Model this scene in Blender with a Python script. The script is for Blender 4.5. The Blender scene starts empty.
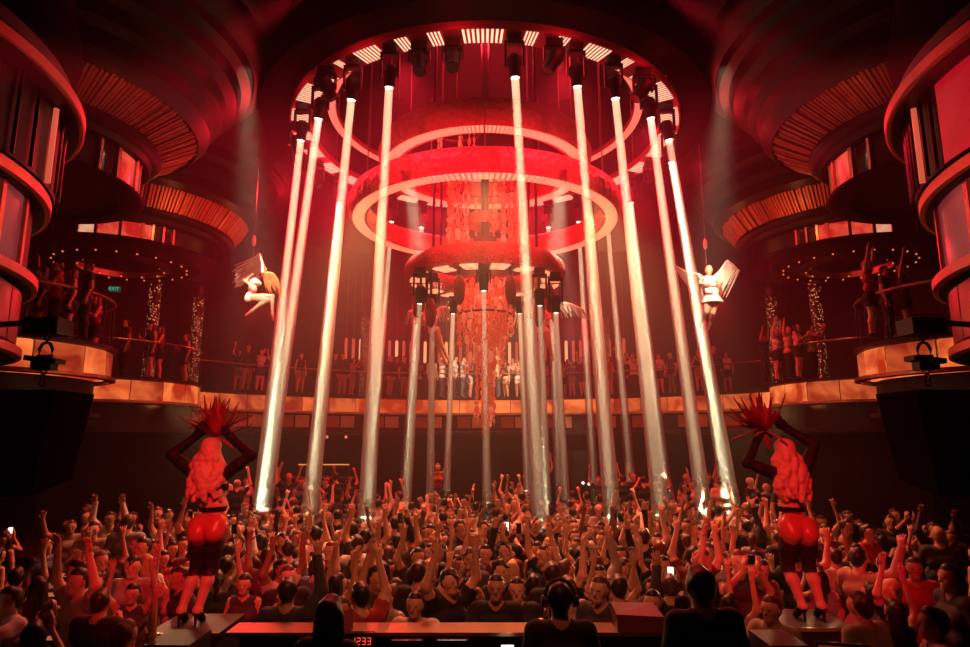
import bpy, math, random
import numpy as np
from mathutils import Vector, Matrix, Euler
R_ = math.radians
PI = math.pi
rng = random.Random(7)
scn = bpy.context.scene
COL = scn.collection

# ------------------------------------------------------------------ camera
CAM_Z = 3.1
PITCH = R_(10.0)
cam_d = bpy.data.cameras.new('camera'); cam_d.lens = 24.0; cam_d.sensor_width = 36.0
cam_d.clip_start = 0.05; cam_d.clip_end = 200
cam = bpy.data.objects.new('camera', cam_d); COL.objects.link(cam)
cam.location = (0, 0, CAM_Z); cam.rotation_euler = (R_(90) + PITCH, 0, 0)
scn.camera = cam
FPX = 970 * 24 / 36.0
def ray(u, v):
    x = (u - 485) / FPX; y = (323.5 - v) / FPX
    return Vector((x, math.cos(PITCH) - y * math.sin(PITCH), math.sin(PITCH) + y * math.cos(PITCH)))
def proj(p):
    X, Y, Z = p[0], p[1], p[2] - CAM_Z
    d = Y * math.cos(PITCH) + Z * math.sin(PITCH); up = -Y * math.sin(PITCH) + Z * math.cos(PITCH)
    return 485 + FPX * X / d, 323.5 - FPX * up / d
def at_y(u, v, Y): r = ray(u, v); return Vector((0, 0, CAM_Z)) + r * (Y / r.y)
def at_z(u, v, z): r = ray(u, v); return Vector((0, 0, CAM_Z)) + r * ((z - CAM_Z) / r.z)

# ------------------------------------------------------------------ materials
MATS = {}
def mat(name, col, rough=0.6, metal=0.0, emis=None, estr=0.0, noise=0.0, nscale=20, bump=0.0, spec=0.5, coat=0.0):
    if name in MATS: return MATS[name]
    m = bpy.data.materials.new(name); m.use_nodes = True
    nt = m.node_tree; b = nt.nodes['Principled BSDF']
    b.inputs['Base Color'].default_value = (*col, 1); b.inputs['Roughness'].default_value = rough
    b.inputs['Metallic'].default_value = metal
    b.inputs['Specular IOR Level'].default_value = spec
    b.inputs['Coat Weight'].default_value = coat
    if emis:
        b.inputs['Emission Color'].default_value = (*emis, 1); b.inputs['Emission Strength'].default_value = estr
    if noise > 0 or bump > 0:
        tc = nt.nodes.new('ShaderNodeTexCoord'); n = nt.nodes.new('ShaderNodeTexNoise')
        n.inputs['Scale'].default_value = nscale; n.inputs['Detail'].default_value = 4
        nt.links.new(tc.outputs['Object'], n.inputs['Vector'])
        if noise > 0:
            mx = nt.nodes.new('ShaderNodeMix'); mx.data_type = 'RGBA'
            mx.inputs[6].default_value = (*[c * (1 - noise) for c in col], 1)
            mx.inputs[7].default_value = (*[min(1, c * (1 + noise)) for c in col], 1)
            nt.links.new(n.outputs['Fac'], mx.inputs[0]); nt.links.new(mx.outputs[2], b.inputs['Base Color'])
        if bump > 0:
            bp = nt.nodes.new('ShaderNodeBump'); bp.inputs['Strength'].default_value = bump; bp.inputs['Distance'].default_value = 0.02
            nt.links.new(n.outputs['Fac'], bp.inputs['Height']); nt.links.new(bp.outputs['Normal'], b.inputs['Normal'])
    m.cycles.emission_sampling = 'NONE' if (emis and estr < 50) else 'AUTO'
    MATS[name] = m
    return m
def emission_two(name, c1, c2, strength, scale=3.0, detail=3.0, wave=None, sampling='NONE', lo=0.4, hi=0.62, gloss=True):
    """backlit surface whose glow varies with a vein (noise) or stripe (wave) pattern of the thing itself"""
    if name in MATS: return MATS[name]
    m = bpy.data.materials.new(name); m.use_nodes = True; nt = m.node_tree; b = nt.nodes['Principled BSDF']
    tc = nt.nodes.new('ShaderNodeTexCoord')
    n = nt.nodes.new('ShaderNodeTexNoise'); n.inputs['Scale'].default_value = scale; n.inputs['Detail'].default_value = detail
    n.inputs['Distortion'].default_value = 0.8
    nt.links.new(tc.outputs['Object'], n.inputs['Vector'])
    r = nt.nodes.new('ShaderNodeValToRGB'); r.color_ramp.elements[0].position = lo; r.color_ramp.elements[1].position = hi
    r.color_ramp.elements[0].color = (*c1, 1); r.color_ramp.elements[1].color = (*c2, 1)
    nt.links.new(n.outputs['Fac'], r.inputs['Fac'])
    nt.links.new(r.outputs['Color'], b.inputs['Emission Color']); b.inputs['Emission Strength'].default_value = strength
    b.inputs['Base Color'].default_value = (0.03, 0.015, 0.01, 1); b.inputs['Roughness'].default_value = 0.25 if gloss else 0.7; b.inputs['Specular IOR Level'].default_value = .5 if gloss else .15
    m.cycles.emission_sampling = sampling
    MATS[name] = m; return m
def stripe_emission(name, c_on, c_off, strength, fr):
    """LED tile: UV-stripes of light tubes"""
    m = bpy.data.materials.new(name); m.use_nodes = True; nt = m.node_tree; b = nt.nodes['Principled BSDF']
    tc = nt.nodes.new('ShaderNodeTexCoord'); sp = nt.nodes.new('ShaderNodeSeparateXYZ')
    nt.links.new(tc.outputs['UV'], sp.inputs[0])
    mu = nt.nodes.new('ShaderNodeMath'); mu.operation = 'MULTIPLY'; mu.inputs[1].default_value = fr
    nt.links.new(sp.outputs['X'], mu.inputs[0])
    f = nt.nodes.new('ShaderNodeMath'); f.operation = 'FRACT'; nt.links.new(mu.outputs[0], f.inputs[0])
    g = nt.nodes.new('ShaderNodeMath'); g.operation = 'GREATER_THAN'; g.inputs[1].default_value = 0.45
    nt.links.new(f.outputs[0], g.inputs[0])
    mx = nt.nodes.new('ShaderNodeMix'); mx.data_type = 'RGBA'
    mx.inputs[6].default_value = (*c_off, 1); mx.inputs[7].default_value = (*c_on, 1)
    nt.links.new(g.outputs[0], mx.inputs[0]); nt.links.new(mx.outputs[2], b.inputs['Emission Color'])
    b.inputs['Emission Strength'].default_value = strength; b.inputs['Base Color'].default_value = (.05, .01, .01, 1)
    m.cycles.emission_sampling = 'NONE'; MATS[name] = m; return m
def leather(name, col, scale, rough=0.5):
    m = bpy.data.materials.new(name); m.use_nodes = True; nt = m.node_tree; b = nt.nodes['Principled BSDF']
    b.inputs['Base Color'].default_value = (*col, 1); b.inputs['Roughness'].default_value = rough
    tc = nt.nodes.new('ShaderNodeTexCoord'); v = nt.nodes.new('ShaderNodeTexVoronoi'); v.inputs['Scale'].default_value = scale
    nt.links.new(tc.outputs['Object'], v.inputs['Vector'])
    bp = nt.nodes.new('ShaderNodeBump'); bp.inputs['Strength'].default_value = 1.0; bp.inputs['Distance'].default_value = 0.06
    nt.links.new(v.outputs['Distance'], bp.inputs['Height']); nt.links.new(bp.outputs['Normal'], b.inputs['Normal'])
    MATS[name] = m; return m
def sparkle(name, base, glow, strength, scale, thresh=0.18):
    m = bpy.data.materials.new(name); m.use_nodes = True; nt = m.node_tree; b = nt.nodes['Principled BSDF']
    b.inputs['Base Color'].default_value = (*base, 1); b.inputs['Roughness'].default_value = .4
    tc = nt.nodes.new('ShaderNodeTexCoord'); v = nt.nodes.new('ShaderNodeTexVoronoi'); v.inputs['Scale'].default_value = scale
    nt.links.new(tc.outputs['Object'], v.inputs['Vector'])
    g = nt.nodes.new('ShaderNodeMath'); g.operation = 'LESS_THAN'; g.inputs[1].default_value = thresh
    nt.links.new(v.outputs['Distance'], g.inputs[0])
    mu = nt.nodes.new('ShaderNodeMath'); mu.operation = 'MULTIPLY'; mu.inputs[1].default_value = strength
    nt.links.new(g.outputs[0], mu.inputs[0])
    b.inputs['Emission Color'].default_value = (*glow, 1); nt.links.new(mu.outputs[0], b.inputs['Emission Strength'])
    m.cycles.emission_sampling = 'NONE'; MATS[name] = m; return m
def haze(name, dens, g=0.0):
    m = bpy.data.materials.new(name); m.use_nodes = True; nt = m.node_tree
    nt.nodes.remove(nt.nodes['Principled BSDF'])
    vs = nt.nodes.new('ShaderNodeVolumeScatter'); vs.inputs['Density'].default_value = dens; vs.inputs['Anisotropy'].default_value = g
    nt.links.new(vs.outputs[0], nt.nodes['Material Output'].inputs['Volume'])
    MATS[name] = m; return m

M_BLACK = mat('black paint', (.012, .011, .012), .55)
M_BLACKG = mat('black gloss', (.01, .01, .01), .2)
M_STEEL = mat('dark steel', (.06, .055, .06), .35, .8)
M_BRASS = mat('polished bronze', (.55, .33, .22), .32, 1.0, noise=.25, nscale=3)
M_DARK = mat('dark lacquer', (.008, .005, .005), .45, spec=.3, noise=.3, nscale=2)
M_DARKER = mat('near black plaster', (.007, .005, .005), .85, noise=.3, nscale=1)
M_FLOOR = mat('dark dance floor', (.03, .02, .02), .35, noise=.3, nscale=3)
M_SLAT = mat('walnut slats', (.34, .13, .06), .5, noise=.35, nscale=6)
M_LEATHER = leather('scaled red hide', (.42, .10, .09), 7)
M_TORUS = leather('woven red hide', (.42, .08, .08), 24)
M_RINGBODY = mat('ring truss red metal', (.22, .06, .06), .5)
M_LED = emission_two('LED strip', (1.0, .22, .10), (1.0, .42, .22), 1.5, 6)
M_LEDS = stripe_emission('LED tube tile', (1.0, .62, .38), (.55, .02, .03), 1.7, 9)
M_LENS = mat('lit lens', (.9, .9, .9), .2, 0, (1, .9, .7), 8)
M_ROPE = mat('steel cable', (.25, .18, .18), .4, .6)
M_FASCIA = emission_two('backlit onyx', (.40, .025, .006), (1.0, .21, .05), 1.12, .9, 4, sampling='NONE', gloss=False)
M_FASCIA_DIM = emission_two('dim backlit onyx', (.30, .02, .006), (.75, .13, .035), 0.9, 1.1, 4, gloss=False)
M_WHITEF = mat('white feathers', (.92, .9, .78), .7)
M_ORANGELIT = mat('orange-lit feathers', (.85, .33, .12), .7)  # orange light on the far wing, put into the feather colour
M_REDF = mat('dark red feathers', (.34, .05, .06), .55, noise=.4, nscale=9)
M_SKIN = [mat('skin light', (.62, .38, .27), .5), mat('skin tan', (.48, .27, .18), .5), mat('skin brown', (.26, .13, .08), .5)]
M_EYE = mat('eye dark', (.02, .015, .015), .3)
M_LIP = mat('lips', (.35, .10, .09), .4)
M_SHOE = mat('shoe black', (.02, .02, .02), .4)
M_BEAM = haze('beam haze', 0.22)
M_GLASS = mat('smoked glass', (.03, .012, .012), .08, 0, None, 0, spec=.6)

# ------------------------------------------------------------------ mesh helpers
class MB:
    def __init__(s): s.v = []; s.f = []; s.m = []; s.uv = {}
    def add(s, vs, fs, m=0):
        o = len(s.v); s.v.extend(tuple(p) for p in vs)
        for f in fs: s.f.append(tuple(i + o for i in f)); s.m.append(m)
        return o
    def box(s, c, size, rot=None, m=0):
        hx, hy, hz = size[0] / 2, size[1] / 2, size[2] / 2
        vs = [Vector((x * hx, y * hy, z * hz)) for x in (-1, 1) for y in (-1, 1) for z in (-1, 1)]
        if rot is not None: vs = [rot @ v for v in vs]
        vs = [v + Vector(c) for v in vs]
        s.add(vs, [(0, 1, 3, 2), (4, 6, 7, 5), (0, 4, 5, 1), (2, 3, 7, 6), (0, 2, 6, 4), (1, 5, 7, 3)], m)
    def tube(s, path, r, n=8, m=0, cap=True):
        path = [Vector(p) for p in path]; rs = r if isinstance(r, (list, tuple)) else [r] * len(path)
        rings = []; up = Vector((0, 0, 1))
        for i, p in enumerate(path):
            t = (path[min(i + 1, len(path) - 1)] - path[max(i - 1, 0)])
            t = t.normalized() if t.length > 1e-9 else Vector((0, 0, 1))
            a = t.cross(up)
            if a.length < .05: a = t.cross(Vector((0, 1, 0)))
            a.normalize(); b = t.cross(a)
            rings.append([p + (a * math.cos(2 * PI * k / n) + b * math.sin(2 * PI * k / n)) * rs[i] for k in range(n)])
        vs = [q for rg in rings for q in rg]; fs = []
        for i in range(len(path) - 1):
            for k in range(n):
                fs.append((i * n + k, i * n + (k + 1) % n, (i + 1) * n + (k + 1) % n, (i + 1) * n + k))
        if cap:
            fs.append(tuple(reversed(range(n)))); fs.append(tuple((len(path) - 1) * n + k for k in range(n)))
        s.add(vs, fs, m)
    def lathe(s, prof, n=64, c=(0, 0, 0), a0=0, a1=2 * PI, m=0, close=False):
        full = abs(a1 - a0 - 2 * PI) < 1e-6; na = n if full else n + 1
        vs = []
        for i in range(na):
            a = a0 + (a1 - a0) * i / n
            for r, z in prof: vs.append((c[0] + r * math.cos(a), c[1] + r * math.sin(a), c[2] + z))
        P = len(prof); fs = []
        for i in range(n):
            j = (i + 1) % na
            for k in range(P if close else P - 1):
                k2 = (k + 1) % P
                fs.append((i * P + k, j * P + k, j * P + k2, i * P + k2))
        if close and not full:
            fs.append(tuple(range(P))); fs.append(tuple(reversed([n * P + k for k in range(P)])))
        s.add(vs, fs, m)
    def ell(s, c, r, n=12, k=8, rot=None, m=0):
        r = r if isinstance(r, (list, tuple)) else (r, r, r)
        vs = [Vector((0, 0, -r[2]))]
        for i in range(1, k):
            a = -PI / 2 + PI * i / k
            for j in range(n):
                b = 2 * PI * j / n
                vs.append(Vector((r[0] * math.cos(a) * math.cos(b), r[1] * math.cos(a) * math.sin(b), r[2] * math.sin(a))))
        vs.append(Vector((0, 0, r[2])))
        if rot is not None: vs = [rot @ v for v in vs]
        vs = [v + Vector(c) for v in vs]; fs = []
        for j in range(n): fs.append((0, 1 + (j + 1) % n, 1 + j))
        for i in range(k - 2):
            for j in range(n):
                a = 1 + i * n + j; b = 1 + i * n + (j + 1) % n
                fs.append((a, b, b + n, a + n))
        L = len(vs) - 1; o = 1 + (k - 2) * n
        for j in range(n): fs.append((L, o + j, o + (j + 1) % n))
        s.add(vs, fs, m)
    def torus(s, R, r, c=(0, 0, 0), n=64, k=16, rz=None, m=0, rot=None):
        rz = rz or r; vs = []; fs = []
        for i in range(n):
            a = 2 * PI * i / n
            for j in range(k):
                b = 2 * PI * j / k
                p = Vector(((R + r * math.cos(b)) * math.cos(a), (R + r * math.cos(b)) * math.sin(a), rz * math.sin(b)))
                if rot is not None: p = rot @ p
                vs.append(p + Vector(c))
        for i in range(n):
            for j in range(k):
                i2 = (i + 1) % n; j2 = (j + 1) % k
                fs.append((i * k + j, i2 * k + j, i2 * k + j2, i * k + j2))
        s.add(vs, fs, m)
    def mesh(s, name, mats, smooth=True, sharp=35):
        me = bpy.data.meshes.new(name); me.from_pydata(s.v, [], s.f)
        for m in (mats if isinstance(mats, (list, tuple)) else [mats]): me.materials.append(m)
        me.polygons.foreach_set('material_index', s.m)
        me.update()
        if smooth:
            me.polygons.foreach_set('use_smooth', [True] * len(me.polygons))
            try: me.set_sharp_from_angle(angle=R_(sharp))
            except Exception: pass
        return me
    def build(s, name, mats, parent=None, loc=(0, 0, 0), smooth=True, sharp=35):
        return link(name, s.mesh(name, mats, smooth, sharp), parent, loc)
def link(name, me, parent=None, loc=(0, 0, 0), rot=None):
    o = bpy.data.objects.new(name, me); COL.objects.link(o); o.location = loc
    if rot is not None: o.rotation_euler = rot
    if parent is not None: o.parent = parent
    return o
def thing(name, label, cat, loc=(0, 0, 0), rz=0, group=None):
    o = bpy.data.objects.new(name, None); COL.objects.link(o); o.location = loc; o.rotation_euler = (0, 0, rz)
    o.empty_display_size = .2
    return tag(o, label, cat, group)
def tag(o, label, cat, group=None):
    o['label'] = label; o['category'] = cat
    if group: o['group'] = group
    return o
def struct(o): o['kind'] = 'structure'; return o
def light(kind, name, loc, energy, color, parent=None, **kw):
    d = bpy.data.lights.new(name, kind); d.energy = energy; d.color = color
    for k, v in kw.items(): setattr(d, k, v)
    o = bpy.data.objects.new(name, d); COL.objects.link(o); o.location = loc
    if parent is not None: o.parent = parent
    return o
def aim(o, d): o.rotation_euler = Vector(d).to_track_quat('-Z', 'Y').to_euler()

# ------------------------------------------------------------------ body mesher: rounded cones in a distance field, one surface
HEAD, NECK, TORSO, UARM, FARM, HAND, PELV, THIGH, SHIN, FOOT, UARM2, THIGH2 = range(12)
class SDF:
    def __init__(s): s.p = []
    def seg(s, a, b, ra, rb, lab, k=.04, sy=1.0): s.p.append((np.array(a, float), np.array(b, float), ra, rb, lab, k, sy)); return s
    def ball(s, a, r, lab, k=.04, sy=1.0): return s.seg(a, a, r, r, lab, k, sy)
    def surf(s, h, pad=.05):
        lo = np.min([np.minimum(p[0], p[1]) - max(p[2], p[3]) for p in s.p], 0) - pad
        hi = np.max([np.maximum(p[0], p[1]) + max(p[2], p[3]) for p in s.p], 0) + pad
        n = np.ceil((hi - lo) / h).astype(int) + 1
        D = np.full(n, .3); Rw = np.full(n, 9.0); L = np.zeros(n, np.int8)
        for a, b, ra, rb, lab, k, sy in s.p:
            m = max(ra, rb) + .06 + k
            i0 = np.maximum(np.floor((np.minimum(a, b) - m - lo) / h).astype(int), 0)
            i1 = np.minimum(np.ceil((np.maximum(a, b) + m - lo) / h).astype(int) + 1, n)
            g = np.meshgrid(*[lo[d] + h * np.arange(i0[d], i1[d]) for d in range(3)], indexing='ij')
            P = np.stack(g, -1) - a; ab = b - a
            if sy != 1.0: P = P / np.array([1, sy, 1]); ab = ab / np.array([1, sy, 1])
            l2 = float(ab @ ab)
            t = np.clip((P @ ab) / l2, 0, 1) if l2 > 1e-12 else np.zeros(P.shape[:3])
            d = np.linalg.norm(P - t[..., None] * ab, axis=-1) - (ra + (rb - ra) * t)
            if sy != 1.0: d = d * (.5 + .5 * sy)
            sl = tuple(slice(i0[q], i1[q]) for q in range(3))
            cur = D[sl]; w = np.maximum(k - np.abs(cur - d), 0) / k
            D[sl] = np.minimum(cur, d) - w * w * k * .25
            rw = Rw[sl]; better = d < rw; rw[better] = d[better]; L[sl][better] = lab
        return nets(D, lo, h, L)
def nets(D, lo, h, L):
    S = D < 0; nx, ny, nz = D.shape
    cn = [(i, j, k) for i in (0, 1) for j in (0, 1) for k in (0, 1)]
    cnt = sum(S[i:nx - 1 + i, j:ny - 1 + j, k:nz - 1 + k].astype(np.int8) for i, j, k in cn)
    act = np.argwhere((cnt > 0) & (cnt < 8))
    idx = np.full((nx - 1, ny - 1, nz - 1), -1, int); idx[tuple(act.T)] = np.arange(len(act))
    val = np.stack([D[act[:, 0] + i, act[:, 1] + j, act[:, 2] + k] for i, j, k in cn], 1)
    acc = np.zeros((len(act), 3)); num = np.zeros(len(act))
    for p in range(8):
        for q in range(p + 1, 8):
            if sum(abs(cn[p][d] - cn[q][d]) for d in range(3)) != 1: continue
            va, vb = val[:, p], val[:, q]; cr = (va < 0) != (vb < 0)
            t = np.where(cr, va / np.where(cr, va - vb, 1), 0)
            pos = np.array(cn[p]) + (np.array(cn[q]) - np.array(cn[p])) * t[:, None]
            acc[cr] += pos[cr]; num[cr] += 1
    V = lo + h * (act + acc / num[:, None])
    near = np.rint(act + acc / num[:, None]).astype(int)
    lab = L[near[:, 0], near[:, 1], near[:, 2]]
    F = []
    for ax in range(3):
        o = [d for d in range(3) if d != ax]
        a = [slice(1, -1)] * 3; a[ax] = slice(0, -1); b = list(a); b[ax] = slice(1, None)
        e = np.argwhere(S[tuple(a)] != S[tuple(b)])
        off = np.array([1, 1, 1]); off[ax] = 0; e = e + off
        inn = S[tuple(e.T)]
        u = np.zeros(3, int); w = np.zeros(3, int); u[o[0]] = 1; w[o[1]] = 1
        q = [idx[tuple((e - x).T)] for x in (u + w, w, 0 * u, u)]
        q = np.stack(q, 1)
        flip = inn if ax != 1 else ~inn
        q[~flip] = q[~flip][:, ::-1]
        F.append(q)
    return V, np.concatenate(F), lab
def mesh_from(name, V, F, mats, fm=None):
    me = bpy.data.meshes.new(name); me.from_pydata(V.tolist(), [], F.tolist())
    for m in mats: me.materials.append(m)
    if fm is not None: me.polygons.foreach_set('material_index', [int(x) for x in fm])
    me.polygons.foreach_set('use_smooth', [True] * len(me.polygons)); me.update()
    return me
def v_normals(V, F):
    n = np.cross(V[F[:, 2]] - V[F[:, 0]], V[F[:, 3]] - V[F[:, 1]]); N = np.zeros_like(V)
    for k in range(4): np.add.at(N, F[:, k], n)
    return N / (np.linalg.norm(N, axis=1)[:, None] + 1e-12)
def shell(V, F, lab, keep, off, extra=None):
    """garment: the body faces of the given regions, moved outwards, with a turned-in hem"""
    N = v_normals(V, F); ok = np.isin(lab, keep)
    if extra is not None: ok &= extra(V)
    fs = F[ok[F].sum(1) >= 2]
    if len(fs) == 0: return None
    u, inv = np.unique(fs, return_inverse=True); inv = inv.reshape(fs.shape)
    return V[u] + N[u] * off, inv

def hand_prims(s, w, d, pn, side, L=1.0, curl=.4, lab=HAND, fr=.0105):
    """palm, four fingers of unequal length with a knuckle bend, thumb from the side of the palm"""
    w = Vector(w); d = Vector(d).normalized(); pn = Vector(pn); pn = (pn - d * pn.dot(d)).normalized(); sd = d.cross(pn).normalized() * side
    for i in (-1, 1): s.seg(w, w + d * .085 * L + sd * i * .022, .021, .019, lab, .02)
    s.seg(w + d * .05 * L, w + d * .085 * L, .02, .018, lab, .02)
    for i, (ln, off) in enumerate(((.07, -.031), (.078, -.0105), (.072, .0105), (.056, .030))):
        b = w + d * .085 * L + sd * off
        d1 = (d * math.cos(curl * .6) + pn * math.sin(curl * .6) + sd * off * 6.5).normalized()
        d2 = (d * math.cos(curl * 1.7) + pn * math.sin(curl * 1.7) + sd * off * 5.5).normalized()
        m = b + d1 * ln * .52 * L
        s.seg(b, m, fr, fr * .95, lab, .006); s.seg(m, m + d2 * ln * .48 * L, fr * .95, fr * .8, lab, .006)
    b = w + d * .028 * L - sd * .02; m = b + (d * .55 - sd * .75 + pn * .25).normalized() * .042
    s.seg(b, m, .0125, .011, lab, .01); s.seg(m, m + (d * .85 - sd * .3 + pn * .35).normalized() * .034, .011, .009, lab, .006)

def head_prims(s, c, up=(0, 0, 1), fwd=(0, 1, 0), sc=1.0):
    """c = centre of the skull; face along fwd"""
    U = Vector(up).normalized(); Fw = Vector(fwd); Fw = (Fw - U * Fw.dot(U)).normalized(); X = Fw.cross(U).normalized(); c = Vector(c)
    P = lambda x, y, z: c + (X * x + Fw * y + U * z) * sc
    s.seg(P(0, -.022, .028), P(0, .018, .03), .084 * sc, .08 * sc, HEAD, .04)
    s.seg(P(0, .02, -.01), P(0, .048, -.078), .07 * sc, .045 * sc, HEAD, .04)
    s.ball(P(0, .068, -.095), .026 * sc, HEAD, .03)
    s.seg(P(0, .094, .01), P(0, .112, -.028), .009 * sc, .014 * sc, HEAD, .012)
    s.seg(P(-.03, .083, .022), P(.03, .083, .022), .014 * sc, .014 * sc, HEAD, .02)
    s.seg(P(-.016, .089, -.062), P(.016, .089, -.062), .009 * sc, .009 * sc, HEAD, .01)
    for i in (-1, 1):
        s.ball(P(i * .048, .055, -.022), .024 * sc, HEAD, .02)
        s.seg(P(i * .083, -.005, .012), P(i * .08, .0, -.03), .017 * sc, .012 * sc, HEAD, .008)
    return P
def face_mats(V, F, P):
    C = V[F].mean(1); fm = np.zeros(len(F), int)
    for i in (-1, 1):
        e = np.array(P(i * .033, .086, .004)); q = (C - e) / np.array([1.5, 1.3, .7]); fm[(np.linalg.norm(q, axis=1) < .0095)] = 1
    q = (C - np.array(P(0, .098, -.062))) / np.array([1.6, 1, .7]); fm[np.linalg.norm(q, axis=1) < .014] = 2
    return fm

def body(J, sex, h, hands=None, head_dir=((0, 0, 1), (0, 1, 0)), curl=.5, fr=.0105, sc=1.0):
    """J: joints pelvis-side hipL hipR kneeL kneeR ankL ankR toeL toeR chest waist neck head shL shR elL elR wrL wrR"""
    f = sex == 'f'; s = SDF(); g = lambda k: np.array(J[k], float)
    hipc = (g('hipL') + g('hipR')) / 2; hx = g('hipR') - g('hipL'); hx /= np.linalg.norm(hx) + 1e-9
    hw = .078 if f else .07
    s.seg(hipc - hx * hw, hipc + hx * hw, .103 if f else .104, .103 if f else .104, PELV, .06)
    if f:
        for i in (-1, 1): s.ball(hipc + hx * i * .078 - np.array(J.get('back', (0, 1, 0)), float) * .045 + np.array([0, 0, -.055]), .094, PELV, .022)
    w = g('waist'); ch = g('chest')
    sx = g('shR') - g('shL'); sw = np.linalg.norm(sx); sx /= sw
    s.seg(w - sx * (.045 if f else .065), w + sx * (.045 if f else .065), .084 if f else .09, .084 if f else .09, TORSO, .07)
    s.seg(ch - sx * .075, ch + sx * .075, .092 if f else .103, .092 if f else .103, TORSO, .07)
    shc = (g('shL') + g('shR')) / 2
    s.seg(g('shL') + sx * .035, g('shR') - sx * .035, .05 if f else .056, .05 if f else .056, TORSO, .05)
    if f and not J.get('flat'):
        fw = np.array(J.get('back', (0, 1, 0)), float)
        for i in (-1, 1): s.ball(ch + sx * i * .07 + fw * .075 - np.array([0, 0, .03]), .058, TORSO, .03)
    hd = Vector(J['head']); U, Fw = Vector(head_dir[0]).normalized(), Vector(head_dir[1]).normalized()
    s.seg(shc + (np.array(hd) - shc) * .12, np.array(hd - U * .06), .05 if f else .06, .046 if f else .055, NECK, .045)
    P = head_prims(s, hd, U, Fw, sc if not f else sc * .96)
    for q in 'LR':
        a, e, wr = g('sh' + q), g('el' + q), g('wr' + q); m = (a + e) / 2
        ra = .047 if f else .058
        s.seg(a, m, ra, ra * .88, UARM, .028); s.seg(m, e, ra * .88, ra * .75, UARM2, .03)
        s.seg(e, wr, ra * .78, ra * .5, FARM, .03)
        hdir = (hands or {}).get(q); side = 1 if q == 'R' else -1
        d, pn = hdir if hdir else ((wr - e), (0, 1, 0))
        hand_prims(s, wr, d, pn, side, 1.0, curl, fr=fr)
        hp, kn, an, to = g('hip' + q), g('knee' + q), g('ank' + q), g('toe' + q); m = (hp + kn) / 2
        rt = .097 if f else .085
        s.seg(hp, m, rt, rt * .86, THIGH, .05); s.seg(m, kn, rt * .86, .058, THIGH2, .04)
        mid = kn * .68 + an * .32; bk = np.array(J.get('back', (0, 1, 0)), float) * -.016
        s.seg(kn, mid + bk, .054, .058, SHIN, .03); s.seg(mid + bk, an, .056, .036, SHIN, .03)
        s.seg(an, to, .038, .028, FOOT, .03); s.ball(an - (to - an) / (np.linalg.norm(to - an) + 1e-9) * .025 - np.array([0, 0, .02]), .034, FOOT, .03)
    V, F, lab = s.surf(h)
    fm = face_mats(V, F, P); fl = lab[F]
    fm[(fl == FOOT).sum(1) >= 2] = 3
    return V, F, lab, fm, P

# ------------------------------------------------------------------ world, haze in the air, render options
HAZE = .032
world = bpy.data.worlds.new('world'); scn.world = world; world.use_nodes = True
wn = world.node_tree; bg = wn.nodes['Background']; bg.inputs['Color'].default_value = (0, 0, 0, 1); bg.inputs['Strength'].default_value = 0
wv = wn.nodes.new('ShaderNodeVolumeScatter'); wv.inputs['Density'].default_value = 0.022; wv.inputs['Anisotropy'].default_value = 0.0
# the smoke hangs round the chandelier over the dance floor and thins out towards the edges of the room
geo = wn.nodes.new('ShaderNodeNewGeometry'); mp = wn.nodes.new('ShaderNodeMapping'); mp.vector_type = 'TEXTURE'
mp.inputs['Location'].default_value = (0, 17.0, 8.1); mp.inputs['Scale'].default_value = (7.6, 8.2, 4.6)
wn.links.new(geo.outputs['Position'], mp.inputs['Vector'])
ln_ = wn.nodes.new('ShaderNodeVectorMath'); ln_.operation = 'DOT_PRODUCT'
wn.links.new(mp.outputs[0], ln_.inputs[0]); wn.links.new(mp.outputs[0], ln_.inputs[1])
ng = wn.nodes.new('ShaderNodeMath'); ng.operation = 'MULTIPLY'; ng.inputs[1].default_value = -1.0; wn.links.new(ln_.outputs['Value'], ng.inputs[0])
ex = wn.nodes.new('ShaderNodeMath'); ex.operation = 'EXPONENT'; wn.links.new(ng.outputs[0], ex.inputs[0])
ml = wn.nodes.new('ShaderNodeMath'); ml.operation = 'MULTIPLY_ADD'; ml.inputs[1].default_value = HAZE; ml.inputs[2].default_value = .0006; wn.links.new(ex.outputs[0], ml.inputs[0])
wn.links.new(ml.outputs[0], wv.inputs['Density'])
wn.links.new(wv.outputs[0], wn.nodes['World Output'].inputs['Volume'])
world.cycles.volume_step_size = 2.2
vs_ = scn.view_settings; vs_.view_transform = 'Standard'; vs_.look = 'None'; vs_.gamma = 1; vs_.use_curve_mapping = False
vs_.exposure = 0.0
cy = scn.cycles
cy.use_denoising = True; cy.max_bounces = 5; cy.diffuse_bounces = 2; cy.glossy_bounces = 2; cy.transmission_bounces = 2
cy.volume_bounces = 0; cy.transparent_max_bounces = 8; cy.sample_clamp_indirect = 4.0; cy.caustics_reflective = False; cy.caustics_refractive = False

CY = 15.0                      # centre line of the dance floor and the chandelier
RED = (1.0, .016, .036)
WARM = (1.0, .62, .30)
CREAM = (1.0, .82, .47)

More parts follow.
